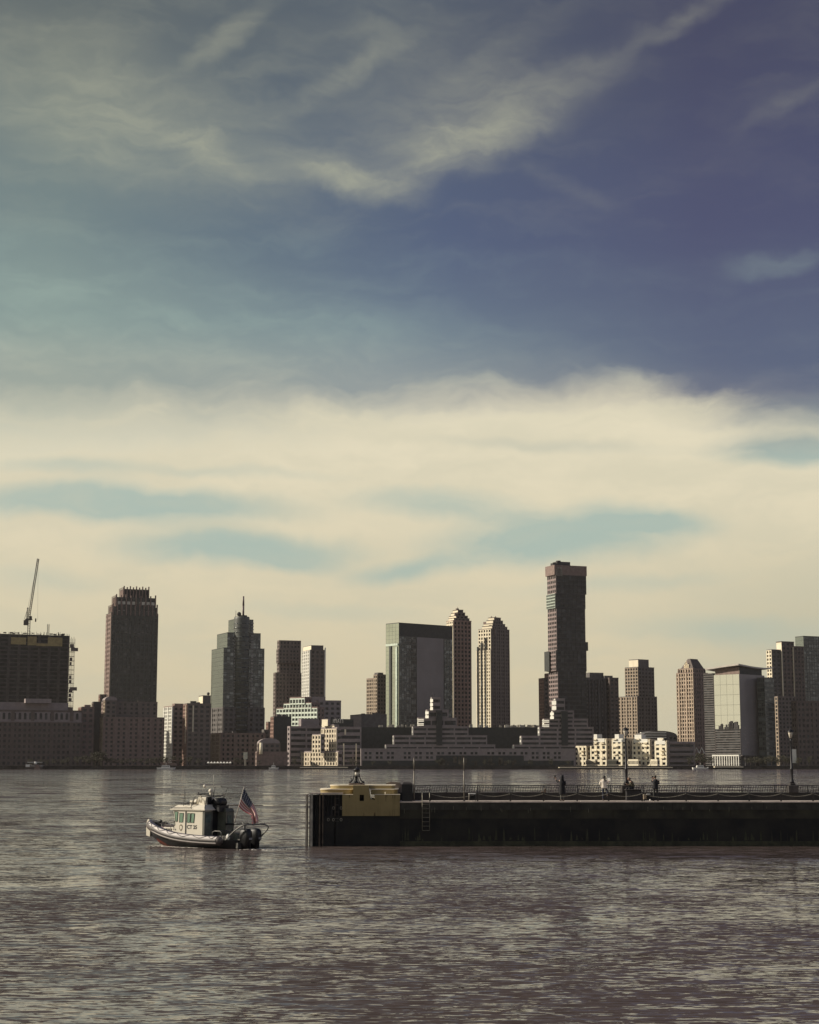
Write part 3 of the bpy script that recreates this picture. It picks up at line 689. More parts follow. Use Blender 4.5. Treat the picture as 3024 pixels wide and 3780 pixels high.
    mb = MB(); mb.box(-1.1, .2, -1.1, -.85, 10, zat(2320, 1790)-GZ); b.part('corner_strip', mb, st_cream); b.done()
    b = Bld('residential_tower', 'free standing stepped tower with bright cream left side and brown front', 'tower', th=44, Y=1890)
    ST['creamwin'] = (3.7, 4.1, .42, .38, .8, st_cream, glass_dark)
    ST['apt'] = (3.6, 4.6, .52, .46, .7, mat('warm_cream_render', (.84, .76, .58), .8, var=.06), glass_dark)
    ST['aptshade'] = (3.6, 5.2, .5, .46, .5, mat('shaded_cream_render', (.46, .40, .31), .8, var=.08), glass_dark)  # darker copy of the cream render, shade put into its colour
    b.block(1760, 1813, 1880, 2400, 'taupe', 'creamwin', parapet=.6, clutter=False)  # cream left and brown front walls paint in sun and shade
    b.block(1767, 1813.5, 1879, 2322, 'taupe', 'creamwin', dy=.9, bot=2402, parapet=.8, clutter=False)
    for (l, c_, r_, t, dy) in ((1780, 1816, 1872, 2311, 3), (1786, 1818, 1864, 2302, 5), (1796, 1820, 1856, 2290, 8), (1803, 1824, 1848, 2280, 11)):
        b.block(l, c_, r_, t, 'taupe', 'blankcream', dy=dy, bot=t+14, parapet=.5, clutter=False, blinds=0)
    mb = MB()
    for fy in (.22, .5, .75):
        mb.box(-1.25, -.75, 2+fy*22, 2+fy*22+2.2, 5, zat(2340+fy*60, 1890)-GZ)
    b.part('dark_recess', mb, glass_dark)
    mb = MB(); X, yy = b.loc(at(1823, 2303, 1894)); mb.box(X-.5, X+.5, -1.4, -.85, zat(2345, 1892)-GZ, zat(2318, 1892)-GZ); X, yy = b.loc(at(1805, 2300, 1898)); mb.box(X-4, X-3.5, yy+1, yy+5, zat(2305, 1898)-GZ, zat(2296, 1898)-GZ)
    for pxx in (1816, 1831): X, yy = b.loc(at(pxx, 2278, 1904)); mb.box(X-.4, X+.4, yy, yy+1, zat(2281, 1904)-GZ, zat(2275, 1904)-GZ)
    b.part('roof_finial', mb, br_brown); b.done()
    # --- long low block & stepped offices
    b = Bld('warehouse', 'very long low mauve building with paired square windows along the water', 'building', th=3, Y=1424)
    b.block(1330, 1333, 2122, 2766, 'blankgrey', parapet=.7, clutter=False)
    mg = MB()
    _, Wl, _ = frame(1330, 1333, 2122, 2766, 1424, b.th)
    i = 0; X = 3.
    while X < Wl-5:
        for dx in (0, 3.6):
            for row, (qa, qb) in enumerate(((2785, 2776), (2801, 2792))):
                f = X/Wl
                if row == 1 and (.35 < f < .76 or f > .92): continue
                mg.box(X+dx, X+dx+2.2, -.08, -.045, zat(qa, 1424)-GZ, zat(qb, 1424)-GZ)
        X += 9.4 + (4.7 if (i % 7 == 2) else 0); i += 1
    b.part('window', mg, glass_dark)
    mb = MB()
    mb.box(Wl*.35, Wl*.76, -.35, -.05, 0, zat(2789, 1424)-GZ); mb.box(1, Wl-1, -.3, -.049, 0, zat(2808, 1424)-GZ)
    b.part('arcade_shade', mb, black_blank)  # flat black slabs stand in for the shade under the arcade
    mb = MB(); r = random.Random(9)
    for k in range(46):
        X = Wl*.36+Wl*.4*r.random(); hh = r.uniform(1, 8); mb.box(X, X+r.uniform(.3, 3), -.6, -.36, r.uniform(0, 4), 1+hh*.9)
    b.part('boarding', mb, mat('weathered_boards', (.10, .085, .065), .9, var=.5, scale=.5)); b.done()
    b = Bld('blank_block', 'long flat black windowless hall behind the stepped offices', th=3, Y=1475)
    b.block(1324, 1328, 1996, 2686, 'blank', parapet=.3, clutter=False)
    _, Wl, _ = frame(1324, 1328, 1996, 2686, 1475, b.th); r = random.Random(4)
    mb = MB(); zt = zat(2686, 1475)-GZ
    for k in range(75):
        X = Wl*r.choice((r.uniform(.14, .42), r.uniform(.8, .985), r.uniform(.05, .98))); ww = r.uniform(.5, 3.5); mb.box(X, X+ww, 5+r.random()*4, 10, zt, zt+r.uniform(.8, 3.0))
    b.part('roof_equipment', mb, mat('roof_equipment', (.42, .39, .33), .7, var=.6, scale=.15)); b.done()
    def pyramid(label, levels, rec, lit, th):
        b = Bld('stepped_office', label, 'office building', th=th, Y=1440)
        for i, (l, r_, t, bt) in enumerate(levels):
            b.block(l, l+3, r_, t, 'greyband', 'white', dy=1.2*i, bot=bt, parapet=.7, clutter=False, blinds=.15)
        mb = MB(); x0, y0 = b.loc(at(rec[0], 2700, 1440)); x1, _ = b.loc(at(rec[1], 2700, 1440)); mb.box(x0, x1, -1.0, 12, zat(2752, 1440)-GZ, zat(rec[2], 1440)-GZ); b.part('shade_slot', mb, black_blank)  # black box on the front paints the shade of the central slot
        mb = MB()
        for (p0, p1, t0, t1) in lit:
            a, _ = b.loc(at(p0, t0, 1436)); c_, _ = b.loc(at(p1, t0, 1436)); za, zb = zat(t1, 1438)-GZ, zat(t0, 1438)-GZ
            # sunlit flank blocks turned toward the south
            dx = c_-a; n = max(2, round((zb-za)/4)); 
            for j in range(n):
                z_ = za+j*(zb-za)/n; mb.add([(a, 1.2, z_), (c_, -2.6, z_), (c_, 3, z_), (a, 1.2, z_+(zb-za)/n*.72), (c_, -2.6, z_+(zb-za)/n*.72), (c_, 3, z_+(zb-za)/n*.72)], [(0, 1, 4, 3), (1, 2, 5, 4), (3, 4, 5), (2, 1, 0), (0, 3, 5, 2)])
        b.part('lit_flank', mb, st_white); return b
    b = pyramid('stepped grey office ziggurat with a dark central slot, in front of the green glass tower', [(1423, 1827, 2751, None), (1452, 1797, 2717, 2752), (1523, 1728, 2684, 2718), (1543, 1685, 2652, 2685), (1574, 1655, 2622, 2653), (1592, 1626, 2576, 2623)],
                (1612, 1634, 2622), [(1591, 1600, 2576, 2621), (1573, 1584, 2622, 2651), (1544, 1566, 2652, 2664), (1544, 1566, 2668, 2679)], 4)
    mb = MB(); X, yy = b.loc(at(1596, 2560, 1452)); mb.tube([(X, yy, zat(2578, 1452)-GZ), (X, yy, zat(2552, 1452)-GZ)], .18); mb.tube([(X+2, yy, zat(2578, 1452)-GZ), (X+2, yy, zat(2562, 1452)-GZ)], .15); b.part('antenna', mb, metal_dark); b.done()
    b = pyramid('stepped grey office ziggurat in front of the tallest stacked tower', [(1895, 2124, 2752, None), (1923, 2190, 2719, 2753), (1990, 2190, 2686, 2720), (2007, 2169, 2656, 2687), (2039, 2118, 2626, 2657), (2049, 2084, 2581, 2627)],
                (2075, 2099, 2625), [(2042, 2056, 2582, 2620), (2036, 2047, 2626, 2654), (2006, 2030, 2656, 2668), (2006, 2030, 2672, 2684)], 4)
    b.done()
    # --- tallest tower
    b = Bld('stacked_tower', 'tallest tower on the skyline, dark shifted glass boxes stacked under a wide cap', 'tower', th=22, Y=1700)
    b.block(2013, 2047, 2166, 2087, 'blankbrown', 'blankbrown', bot=2121, parapet=.6, clutter=False)
    b.block(2021, 2053, 2163, 2121, 'urby', 'urbyside', bot=2190, dy=1, parapet=0, clutter=False)
    b.block(2018, 2050, 2160, 2190, 'urby', 'urbygreen', bot=2244, dy=.4, parapet=0, clutter=False)
    b.block(2023, 2055, 2159, 2244, 'urby', 'urbyside', bot=2400, dy=1.2, parapet=0, clutter=False)
    b.block(2120, 2122, 2170, 2369, 'urby', 'urby', bot=2401, dy=12, parapet=0, clutter=False)
    b.block(2018, 2053, 2164, 2400, 'urby', 'urbyside', bot=2476, dy=.5, parapet=0, clutter=False)
    b.block(2027, 2060, 2163, 2476, 'urby', 'urbyside', dy=1.3, parapet=0, clutter=False)
    mb = MB(); X, yy = b.loc(at(2095, 2080, 1704)); zt = zat(2087, 1704)-GZ; mb.box(X-9, X+6, 4, 14, zt, zt+4.2); mb.lathe([(2.5, zt+4.2), (2.5, zt+5.6)], 10, (X-5, 9, 0)); mb.box(X-14, X-10, 3, 9, zt, zt+2.4); b.part('roof_machinery', mb, metal_dark)
    mb = MB(); mb.box(-1.2, -.45, 12, 23, zat(2475, 1700)-GZ, zat(2402, 1700)-GZ); b.part('dark_bay', mb, black_blank)
    r = random.Random(5); mb = MB(); X, yy = b.loc(at(2067, 2092, 1700))
    for k in range(14): mb.box(X+r.uniform(-4, 3), X+r.uniform(-3, 4), -.42, -.1, zt-2-r.uniform(0, 9), zt-2.4-r.uniform(0, 9))
    b.part('cap_opening', mb, blind_m); b.done()
    b = Bld('apartment_tower', 'reddish slim tower just left of the tallest tower', 'tower', th=22, Y=1790)
    b.block(1990, 2008, 2040, 2505, 'dark', 'red', parapet=.7, clutter=False); b.block(2013, 2024, 2040, 2487, 'blankbrown', 'red', dy=5, bot=2508, parapet=.5, clutter=False); b.done()
    b = Bld('apartment_tower', 'wide dark slab tower close right of the tallest tower', 'tower', th=20, Y=1780)
    x, y, W, D, z0, z1 = b.block(2130, 2136, 2250, 2503, 'greydark', parapet=.8, clutter=False); b.block(2245, 2251, 2282, 2504, 'dark', parapet=.8, dy=6, clutter=False)
    b.block(2172, 2177, 2228, 2484, 'blankdark', dy=8, bot=2506, parapet=.4, clutter=False); b.block(2228, 2232, 2262, 2495, 'blankdark', dy=9, bot=2508, parapet=.3, clutter=False)
    mb = MB()
    for k in range(7): X = x+W*(.3+.1*k); mb.box(X, X+.9, y-1.2, y-.5, 5, z1-2)
    b.part('vertical_rib', mb, metal_dark); b.done()
    # --- T
    b = Bld('apartment_tower', 'two tier tan gridded tower with a cream box on its roof', 'tower', th=38, Y=1850)
    b.block(2284, 2354, 2424, 2572, 'greydark', 'tan', parapet=.8, clutter=False); b.block(2308, 2356, 2414, 2464, 'greydark', 'tan', dy=6, bot=2574, parapet=.8, clutter=False)
    b.block(2322, 2356, 2395, 2436, 'blankdark', 'blankcream', dy=12, bot=2466, parapet=.8, clutter=False); b.done()
    b = Bld('market_hall', 'dark barrel roofed hall behind the cream riverside apartments', th=10, Y=1620)
    x, y, W, D, z0, z1 = b.block(2368, 2374, 2500, 2716, 'greydark', parapet=.1, clutter=False)
    mb = MB(); n = 12; pts = [(x+W/2-W/2*math.cos(math.pi*i/n), z1+.15+4.6*math.sin(math.pi*i/n)) for i in range(n+1)]; mb.prism(pts, y, y+25); b.part('barrel_roof', mb, st_greyd)
    mb = MB()
    for q in range(3): mb.box(x-3, x+22, y-4, y-1, z1-2+q*2.2, z1-1.2+q*2.2)
    b.part('white_canopy', mb, st_white); b.done()
    # --- U gabled
    b = Bld('apartment_tower', 'tan and white checkered tower with a steep pointed gable roof', 'tower', th=42, Y=1830)
    ST['check'] = (3.7, 3.6, .40, .34, .9, mat('pale_orange_stone', (.46, .36, .27), .8, var=.25, scale=.25), glass_dark)
    x, y, W, D, z0, z1 = b.block(2498, 2561, 2612, 2484, 'brown', 'check', parapet=.8, clutter=False); x, y, W, D, z0, z1 = b.block(2504, 2560, 2604, 2468, 'brown', 'check', dy=3, bot=2486, parapet=.6, clutter=False)
    mb = MB(); zr = zat(2432, 1842)-GZ
    mb.add([(x+1, y+1, z1+.6), (x+W-1, y+1, z1+.6), (x+W-1, y+D-3, z1+.6), (x+1, y+D-3, z1+.6), (x+4, y+D*.35, zr), (x+W-4, y+D*.35, zr), (x+W-4, y+D*.5, zr), (x+4, y+D*.5, zr)], [(3, 2, 1, 0), (4, 5, 6, 7), (0, 1, 5, 4), (1, 2, 6, 5), (2, 3, 7, 6), (3, 0, 4, 7)])
    b.part('gable_roof', mb, mat('slate_roof', (.10, .075, .065), .7, var=.3, scale=.4))
    mb = MB(); mb.add([(x+.6, y+D*.30, z1+.6), (x+.6, y+D*.66, z1+.6), (x+.6, y+D*.48, zr-2)], [(0, 1, 2), (2, 1, 0)]); mb.box(x+.7, x+6, y+D*.32, y+D*.64, z1+.6, z1+5); b.part('dormer', mb, st_cream); b.done()
    # --- V mirror glass
    b = Bld('glass_office_tower', 'office tower whose mirror glass side reflects the bright sky under a curved roof', 'tower', th=45, Y=1540)
    x, y, W, D, z0, z1 = b.block(2635, 2729, 2822, 2488, 'purple', 'mirror', parapet=0, blinds=0, clutter=False, bot=2791)
    X1, Y1 = x, y
    b.face('L', x-.16, y+.2, D-.4, 0, zat(2690, 1540)-GZ, 'louvre', 0)
    b.block(2597, 2634, 2640, 2487, 'blankdark', 'louvre', dy=D*.86, parapet=.5, clutter=False)
    b.block(2815, 2822, 2857, 2502, 'strip', dy=10, parapet=.4, clutter=False)
    b.block(2640, 2729.5, 2812, 2463, 'blank', 'blanktan', dy=3, bot=2488, parapet=0, clutter=False)
    r = random.Random(2); mb = MB(); zb = zat(2690, 1540)-GZ
    for k in range(26):
        a = y+D*.05+D*.72*r.random(); mb.box(x-.8, x-.35, a, a+r.uniform(.3, 2.2), zb, zb+r.uniform(1, 9)*(1-.6*(a-y)/D))
    b.part('skyline_reflection', mb, metal_dark)  # dark boxes imitate the skyline mirrored in the lower glass
    # curved roof blade
    mb = MB(); za = []
    crn = [(2586, 2461), (2610, 2457), (2650, 2452), (2690, 2448), (2722, 2444)]; crn2 = [(2722, 2444), (2760, 2450), (2800, 2456), (2838, 2458), (2858, 2452)]
    def roofz(pp, Y): return zat(pp, Y)-GZ
    n1 = len(crn)
    vs = []; 
    for i in range(n1):
        f = 1-i/(n1-1); yy = y-3+(D+9)*f; z_ = roofz(crn[i][1], 1540+(D)*f*.8); vs.append(((x-4, yy, z_), (x+W+8, yy, z_-3.0*0)))
    V = []; Fc = []
    nx = 8
    for i in range(n1):
        for j in range(nx+1):
            f = 1-i/(n1-1); g_ = j/nx; yy = y-1+(D+9)*f; xx = x-2+(W+16)*g_
            z_ = roofz(crn[i][1], 1540+D*f*.8) -1.6 + (roofz(2444+ [0,3,6,9,11,12.5,13.5,13,9][j], 1540+W*g_*.59)-roofz(2444, 1540))*.9
            V.append((xx, yy, z_))
    N0 = len(V); V += [(a, b_, c_-1.3) for a, b_, c_ in V]
    for i in range(n1-1):
        for j in range(nx):
            q = i*(nx+1)+j; Fc.append((q, q+1, q+nx+2, q+nx+1)); Fc.append((q+N0+nx+1, q+N0+nx+2, q+N0+1, q+N0))
    for j in range(nx):
        q = (n1-1)*(nx+1)+j; Fc.append((q, q+1, q+1+N0, q+N0)); Fc.append((j+N0, j+1+N0, j+1, j))
    for i in range(n1-1):
        q = i*(nx+1); Fc.append((q, q+nx+1, q+nx+1+N0, q+N0)); q += nx; Fc.append((q+N0, q+nx+1+N0, q+nx+1, q))
    mb.add(V, Fc); b.part('curved_roof', mb, mat('roof_blade', (.50, .45, .40), .5, var=.1))
    # base colonnade
    mb = MB(); zc = zat(2791, 1530)-GZ
    for k in range(12): a = y+k*D/11; mb.box(x-5, x-4.3, a-.35, a+.35, 0, zc)
    mb.box(x-5.2, x-3.6, y-.6, y+D+.6, zc+.01, zc+1.2); b.part('colonnade', mb, st_white)
    mb = MB()
    for k in range(6): a = x+2+k*(W-3)/5; mb.box(a-.4, a+.4, y-3, y-2.2, 0, zc)
    mb.box(x-3.5, x+W, y-3.3, y-.5, zc+.01, zc+1.0); mb.box(x+.5, x+W-.5, y+2, y+D-2, 0, zc+2); b.part('front_columns', mb, st_greyd)
    r = random.Random(8); mb = MB()
    for k in range(60):
        a = x+W*r.uniform(.05, .95); zz = zc+r.uniform(2, 26); mb.box(a, a+r.uniform(.6, 3.2), y-.2, y-.06, zz, zz+r.uniform(.3, .9))
    b.part('bright_pane', mb, mat('reflecting_pane', (.30, .27, .27), .3, .3, var=.4)); b.done()
    # --- W, X right edge
    b = Bld('apartment_tower', 'dark high rise with taller core and pale left edge, right of the curved roof', 'tower', th=26, Y=1680)
    b.block(2832, 2850, 2895, 2400, 'greydark', 'creamwin', parapet=.8, clutter=False); b.block(2870, 2885, 2930, 2370, 'dark', 'blankcream', dy=4, parapet=.8, clutter=False); b.block(2920, 2930, 2966, 2388, 'dark', 'creamwin', dy=9, parapet=.8, clutter=False)
    b.block(2856, 2872, 2936, 2573, 'taupe', 'tan', dy=-30, parapet=.8, clutter=False)
    mb = MB(); X, yy = b.loc(at(2884, 2400, 1684)); mb.box(X-.5, X+.4, yy-1.4, yy-.5, 40, zat(2398, 1684)-GZ); b.part('white_edge_strip', mb, st_cream); b.done()
    b = Bld('apartment_tower', 'pale glass high rise at the right edge of the skyline', 'tower', th=26, Y=1720)
    b.block(2936, 2966, 3060, 2350, 'curtain', 'slate', parapet=.8, clutter=False); b.done()
    b = Bld('office_block', 'plain dark office block low at the right edge', th=20, Y=1560)
    b.block(2930, 2940, 3080, 2590, 'dark', parapet=.8); b.done()
    # --- cream riverside apartments : saw-tooth bays
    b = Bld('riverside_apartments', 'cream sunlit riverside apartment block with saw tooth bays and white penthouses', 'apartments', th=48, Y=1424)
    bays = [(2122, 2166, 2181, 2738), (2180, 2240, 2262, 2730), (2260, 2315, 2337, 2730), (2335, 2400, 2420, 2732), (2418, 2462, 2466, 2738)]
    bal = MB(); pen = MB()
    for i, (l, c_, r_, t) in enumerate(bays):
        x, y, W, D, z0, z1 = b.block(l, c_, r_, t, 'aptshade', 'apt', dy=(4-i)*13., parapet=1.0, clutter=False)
        pw = [(.0, .35), (.55, 1.), (.5, .9), (.45, .95), (.3, .9)][i]
        pen.box(x+.5, x+W-1, y+D*pw[0]+1, y+D*pw[1]-1, z1+.1, z1+(4.6 if i in (1, 2, 3) else 3.2))
        pen.box(x-.9, x-.55, y+D*.1, y+D*.9, z1-2.2, z1+.9)
        rr = random.Random(i)
        for j in range(2, 8):
            for q in range(max(2, int(D/8))):
                if rr.random() < .55:
                    a = y+2+q*7.6; zz = z0+j*3.15
                    if a+4 < y+D: bal.box(x-2.0, x-.83, a, a+3.8, zz, zz+1.0)
    xr, yr = b.loc(at(2180, 2800, 1424+4*13)); tb = MB(); tg = MB(); tm = MB()
    for i in range(4):
        pa = at(bays[i][2]-4, 2829, 1424+(3.4-i)*13.); pb = at(bays[i+1][1]-6, 2829, 1424+(3.0-i)*13.); xa, ya = b.loc(pa); xb, yb = b.loc(pb)
        tb.box(xa-7, xa-3.4, min(ya, yb)+2, max(ya, yb)-1, -.5, 5.6); tg.box(xa-7.06, xa-3.34, min(ya, yb)+1.94, max(ya, yb)-.94, 1.6, 4.2)
        for q in range(9): yq = min(ya, yb)+1.9+(max(ya, yb)-min(ya, yb)-3.0)*q/8.; tm.box(xa-7.14, xa-7.07, yq, yq+.5, 1.5, 4.3)
    b.part('terrace', tb, MATS['warm_cream_render']); b.part('terrace_glazing', tg, glass_dark); b.part('terrace_mullion', tm, st_cream)
    b.part('balcony', bal, st_cream); b.part('penthouse', pen, st_white); b.done()
    b = Bld('riverside_apartments', 'shaded grey apartment wing joined to the right of the cream riverside block', 'apartments', th=12, Y=1428)
    x, y, W, D, z0, z1 = b.block(2463, 2468, 2564, 2743, 'greyband', parapet=1.2); 
    mb = MB()
    for j in range(6): mb.box(x+1, x+W-1, y-1.6, y-.45, 3.1*j+3.2, 3.1*j+3.6)
    b.part('balcony_slab', mb, st_grey); b.done()
    b = Bld('boathouse', 'small shed with a white zigzag gable front beside the colonnade', 'shed', th=5, Y=1440)
    x, y, W, D, z0, z1 = b.block(2560, 2562, 2600, 2782, 'red', parapet=.1, clutter=False)
    mb = MB(); zz = z1
    for k in range(2):
        xa = x+k*W/2; mb.tube([(xa, y-.8, zz), (xa+W/4, y-.8, zz+5), (xa+W/2, y-.8, zz)], .45, 4, False)
    b.part('gable_trim', mb, st_white); b.done()
    # --- docks and shore furniture
    def dock(p0, p1, py, Y, label):
        a = at(p0, py, Y); c_ = at(p1, py, Y); mb = MB(); mb.box(0, c_.x-a.x, 0, 9, .0, .7); e = thing('dock', label, 'dock', (a.x, a.y, a.z-.7))
        mb.obj('deck', st_cream, e); mb = MB(); n = int((c_.x-a.x)/5)  # pale slab colour stands in for the sunlit dock edge
        for k in range(n+1): mb.box(k*5, k*5+.5, .6, 1.2, -a.z-1.4, 0)
        mb.obj('piling', metal_dark, e)
    dock(1107, 1284, 2832, 1398, 'white edged floating dock below the cream hotel terraces')
    dock(2065, 2484, 2832, 1396, 'long pale riverside walkway below the cream apartments')
    dock(2640, 2745, 2830, 1396, 'short pale jetty in front of the white colonnade')
    # canopies
    p = at(763, 2811, 1412); e = thing('tent', 'row of low white canopies on the bank left of the spire tower podium', 'canopy', (p.x, p.y, GZ)); wd = at(856, 2811, 1412).x-p.x
    mb = MB(); n = 8
    for k in range(n):
        x0 = k*wd/n; mb.add([(x0, 0, 2.4), (x0+wd/n*.9, 0, 2.4), (x0+wd/n*.9, 3, 2.4), (x0, 3, 2.4), (x0+wd/n*.45, 1.5, 3.9)], [(0, 1, 4), (1, 2, 4), (2, 3, 4), (3, 0, 4), (3, 2, 1, 0)])
    mb.obj('canopy', st_white, e); mb = MB()
    for k in range(n+1): mb.box(k*wd/n-.08, k*wd/n+.08, .1, .26, 0, 2.4)
    mb.obj('pole', metal_dark, e)
    # hoarding sign
    p = at(906, 2820, 1410); e = thing('billboard', 'pale upright panel sign on a post at the bank below the spire tower', 'sign', (p.x, p.y, GZ))
    z_t, z_b = zat(2777, 1410)-GZ, zat(2803, 1410)-GZ; mb = MB(); mb.box(-1.7, 1.7, -.3, .1, z_b, z_t); mb.box(-1.5, 1.5, -.36, -.31, z_b+.2, z_t-.2); mb.obj('panel', mat('sign_panel', (.62, .60, .48), .6, var=.15, scale=.8), e); mb = MB(); mb.box(-.8, -.2, -.2, .1, 0, z_b-.01); mb.box(.2, .5, -.2, .1, 0, z_b-.01); mb.obj('post', st_cream, e)
    p = at(2932, 2816, 1415); e = thing('banner', 'tall pale banner panel behind the right street lamp', 'banner', (p.x, p.y, GZ)); zt = zat(2766, 1415)-GZ; zb = zat(2817, 1415)-GZ
    mb = MB(); mb.box(-2.1, 2.1, -.15, .15, max(.8, zb), zt); mb.obj('panel', st_white, e); mb = MB(); mb.box(2.15, 2.5, -.2, .2, 0, zt+.6); mb.obj('pole', metal_dark, e)
city()

# ---- trees on the far bank
def tree_mesh(seed, h, wd):
    r = random.Random(seed); t = MB()
    t.tube([(0, 0, 0), (.1, 0, h*.3), (-.1, .1, h*.6)], [.28, .2, .1], 6)
    for k in range(5):
        a = k*1.26+r.random(); t.tube([(0, 0, h*(.25+.05*k)), (math.cos(a)*wd*.5, math.sin(a)*wd*.5, h*(.55+.06*k))], [.12, .04], 4)
    c = MB()
    cl = [(r.gauss(0, wd*.36), r.gauss(0, wd*.36), h*r.uniform(.42, .95)) for _ in range(14)]
    for _ in range(420):
        q = r.choice(cl); p = Vector(q)+Vector((r.gauss(0, .7), r.gauss(0, .7), r.gauss(0, .55)))
        a = Vector((r.gauss(0, 1), r.gauss(0, 1), r.gauss(0, 1))).normalized(); b_ = a.orthogonal().normalized(); s_ = r.uniform(.18, .38)
        d = a.cross(b_); c.add([p+b_*s_, p+d*s_, p-b_*s_, p-d*s_*.8], [(0, 1, 2, 3)])
    return t, c
leaf_m = mat('tree_foliage', (.060, .058, .035), .8, var=.5, scale=1.2); bark_m = mat('bark', (.07, .05, .04), .9)
protos = []
for i in range(3):
    t, c = tree_mesh(i, 8.5, 3.6); protos.append((t, c))
mesh_cache = {}
tpx = [(318, 1.0), (333, .9), (352, 1.25), (366, 1.35), (379, 1.3), (396, .8), (430, .7), (470, .65), (520, .7), (560, .75), (598, .9), (612, .8), (640, .95), (668, .8), (700, .9), (735, .7), (872, .8), (890, .6), (955, .5), (1088, .8), (1300, .7), (1316, .5), (2545, .8), (2572, 1.0), (2588, 1.2), (2604, .9), (2760, .7), (2790, .9), (2815, .7), (2850, .95), (2885, 1.0), (2912, .8), (150, .6), (200, .7), (250, .8), (285, .9), (110, .7), (175, .55), (228, .65), (410, .75), (450, .6), (492, .7), (540, .65), (578, .8), (1375, .45), (1440, .55), (1530, .5), (1620, .6), (1700, .5), (1790, .6), (1880, .55), (1960, .6), (2035, .7), (2100, .5), (2628, .8), (2772, .8), (2803, .75), (2830, .85), (2868, .85), (2900, .9), (2950, .8), (2990, .9)]
marks = {318: 'left edge of the square windowed podium', 2545: 'shaded apartment wing'}
for i, (px, s_) in enumerate(tpx):
    p = at(px, 2825, 1411+(i % 3)*3); k = i % 3
    pl = ('dark arcade block' if px < 300 else 'brown balcony block' if px < 348 else 'crowned tower slab blocks' if px < 392 else 'square windowed podium' if px < 606 else 'white stripped block' if px < 690 else 'brown gridded office block' if px < 780 else 'spire tower podium' if px < 960 else 'dark banded office' if px < 1150 else 'hotel wing' if px < 1370 else 'stepped grey offices' if px < 2110 else 'shaded apartment wing' if px < 2560 else 'zigzag gabled shed' if px < 2650 else 'curved roof office tower' if px < 2860 else 'right edge towers')
    e = thing('tree', '', 'tree', (p.x, p.y, GZ), random.random()*6, 'trees along the far bank'); e.scale = (s_*1.1, s_*1.1, s_)
    sz = 'small' if s_ < .75 else 'tall' if s_ > 1.05 else 'mid sized'
    e['label'] = f'{sz} tree before the {pl}'
    if k not in mesh_cache:
        o1 = protos[k][0].obj('trunk', bark_m, e); o2 = protos[k][1].obj('crown', leaf_m, e); mesh_cache[k] = (o1.data, o2.data)
    else:
        for nm, me in zip(('trunk', 'crown'), mesh_cache[k]): o = bpy.data.objects.new(nm, me); col.objects.link(o); o.parent = e
# unique labels: count within the same wording
seen = {}
for o in [o for o in col.objects if o.name.split('.')[0] == 'tree']: seen.setdefault(o['label'], []).append(o)
ordw = ['leftmost', 'second from left,', 'third from left,', 'fourth from left,', 'fifth from left,', 'sixth from left,', 'seventh from left,', 'eighth from left,', 'ninth from left,', 'tenth from left,', 'eleventh from left,', 'twelfth from left,']
for lb, os_ in seen.items():
    if len(os_) > 1:
        for o, wd_ in zip(sorted(os_, key=lambda q: q.location.x), ordw): o['label'] = f'{wd_} ' + lb
#PART2
# ------------------------------------------------------------------ breakwater pier
PY = 113.7; PB = 118.0; DZ = zat(2958, PY)
pier_c = mat('wet_dark_concrete', (.062, .056, .038), .9, c2=(.020, .020, .018), scale=.5, streak=.9, bump=.04)
pier_beam = mat('dark_beam_concrete', (0.053, 0.050, 0.043), .9, var=.35, scale=1.2, streak=.7, bump=.02)
pier_low = mat('blackened_tide_wall', (.026, .024, .019), .8, c2=(.006, .006, .008), scale=.55, streak=.8, bump=.05)
pier_alg = mat('algae_band', (.045, .044, .024), .7, var=.5, scale=1.6, bump=.06)
coping_m = mat('pale_coping_stone', (.52, .44, .38), .8, var=.3, scale=1.0, bump=.01)  # much paler than the deck and the walls
tanc = mat('tan_painted_concrete', (.305, .235, .110), .85, var=.14, scale=.7, streak=.45, bump=.015)
paleT = mat('sunlit_pale_top', (.78, .70, .55), .8, var=.12, scale=1.0)  # paler than the tan concrete to paint sunlight on the top faces
iron = mat('black_iron', (.020, .019, .022), .45, .3, var=.3, scale=3)
steel_w = mat('weathered_pale_steel', (.42, .38, .32), .6, .2, var=.35, scale=3, streak=.6)
def X(px, Y=PY): return at(px, 2930, Y).x
def Z(py, Y=PY): return zat(py, Y)
PX0, PX1 = X(1470), 60.
pier = thing('pier', 'long dark concrete breakwater pier reaching in from the right edge', 'pier', (PX0, PY, 0))
zb = Z(2990); zl = Z(3035)
mb = MB(); mb.box(0, PX1-PX0, 0, PB+.6-PY, zb, DZ-.10); mb.obj('beam', pier_beam, pier)
mb = MB(); mb.box(0, PX1-PX0, .06, PB+.5-PY, Z(3022)+.001, zb-.001); mb.obj('wall', pier_c, pier)
mb = MB(); mb.box(0, PX1-PX0, .09, PB+.5-PY, .32, Z(3022)); mb.obj('wall', pier_low, pier)
mb = MB(); mb.box(0, PX1-PX0, .03, PB+.5-PY, -2, .319); mb.obj('tide_band', pier_alg, pier)
mb = MB(); L = PX1-PX0; n = int(L/2.4); r = random.Random(11)
for i in range(n): mb.bevbox(i*L/n+.006, (i+1)*L/n-.006, -.05, .42, DZ-.099, DZ+r.uniform(0, .008), .018)
mb.obj('coping', coping_m, pier)
mb = MB(); mb.box(0, L, .425, PB-PY-.01, DZ-.099, DZ-.03); mb.obj('deck', mat('deck_paving', (.34, .29, .26), .85, var=.2, scale=1.4, bump=.01), pier)
mb = MB(); mb.box(0, L, PB-PY, PB-PY+.45, DZ-.0999, DZ+.50); mb.obj('parapet', mat('parapet_granite', (0.032, 0.029, 0.027), .8, var=.35, scale=1.2, streak=.4), pier)
r = random.Random(12); mbd = MB()
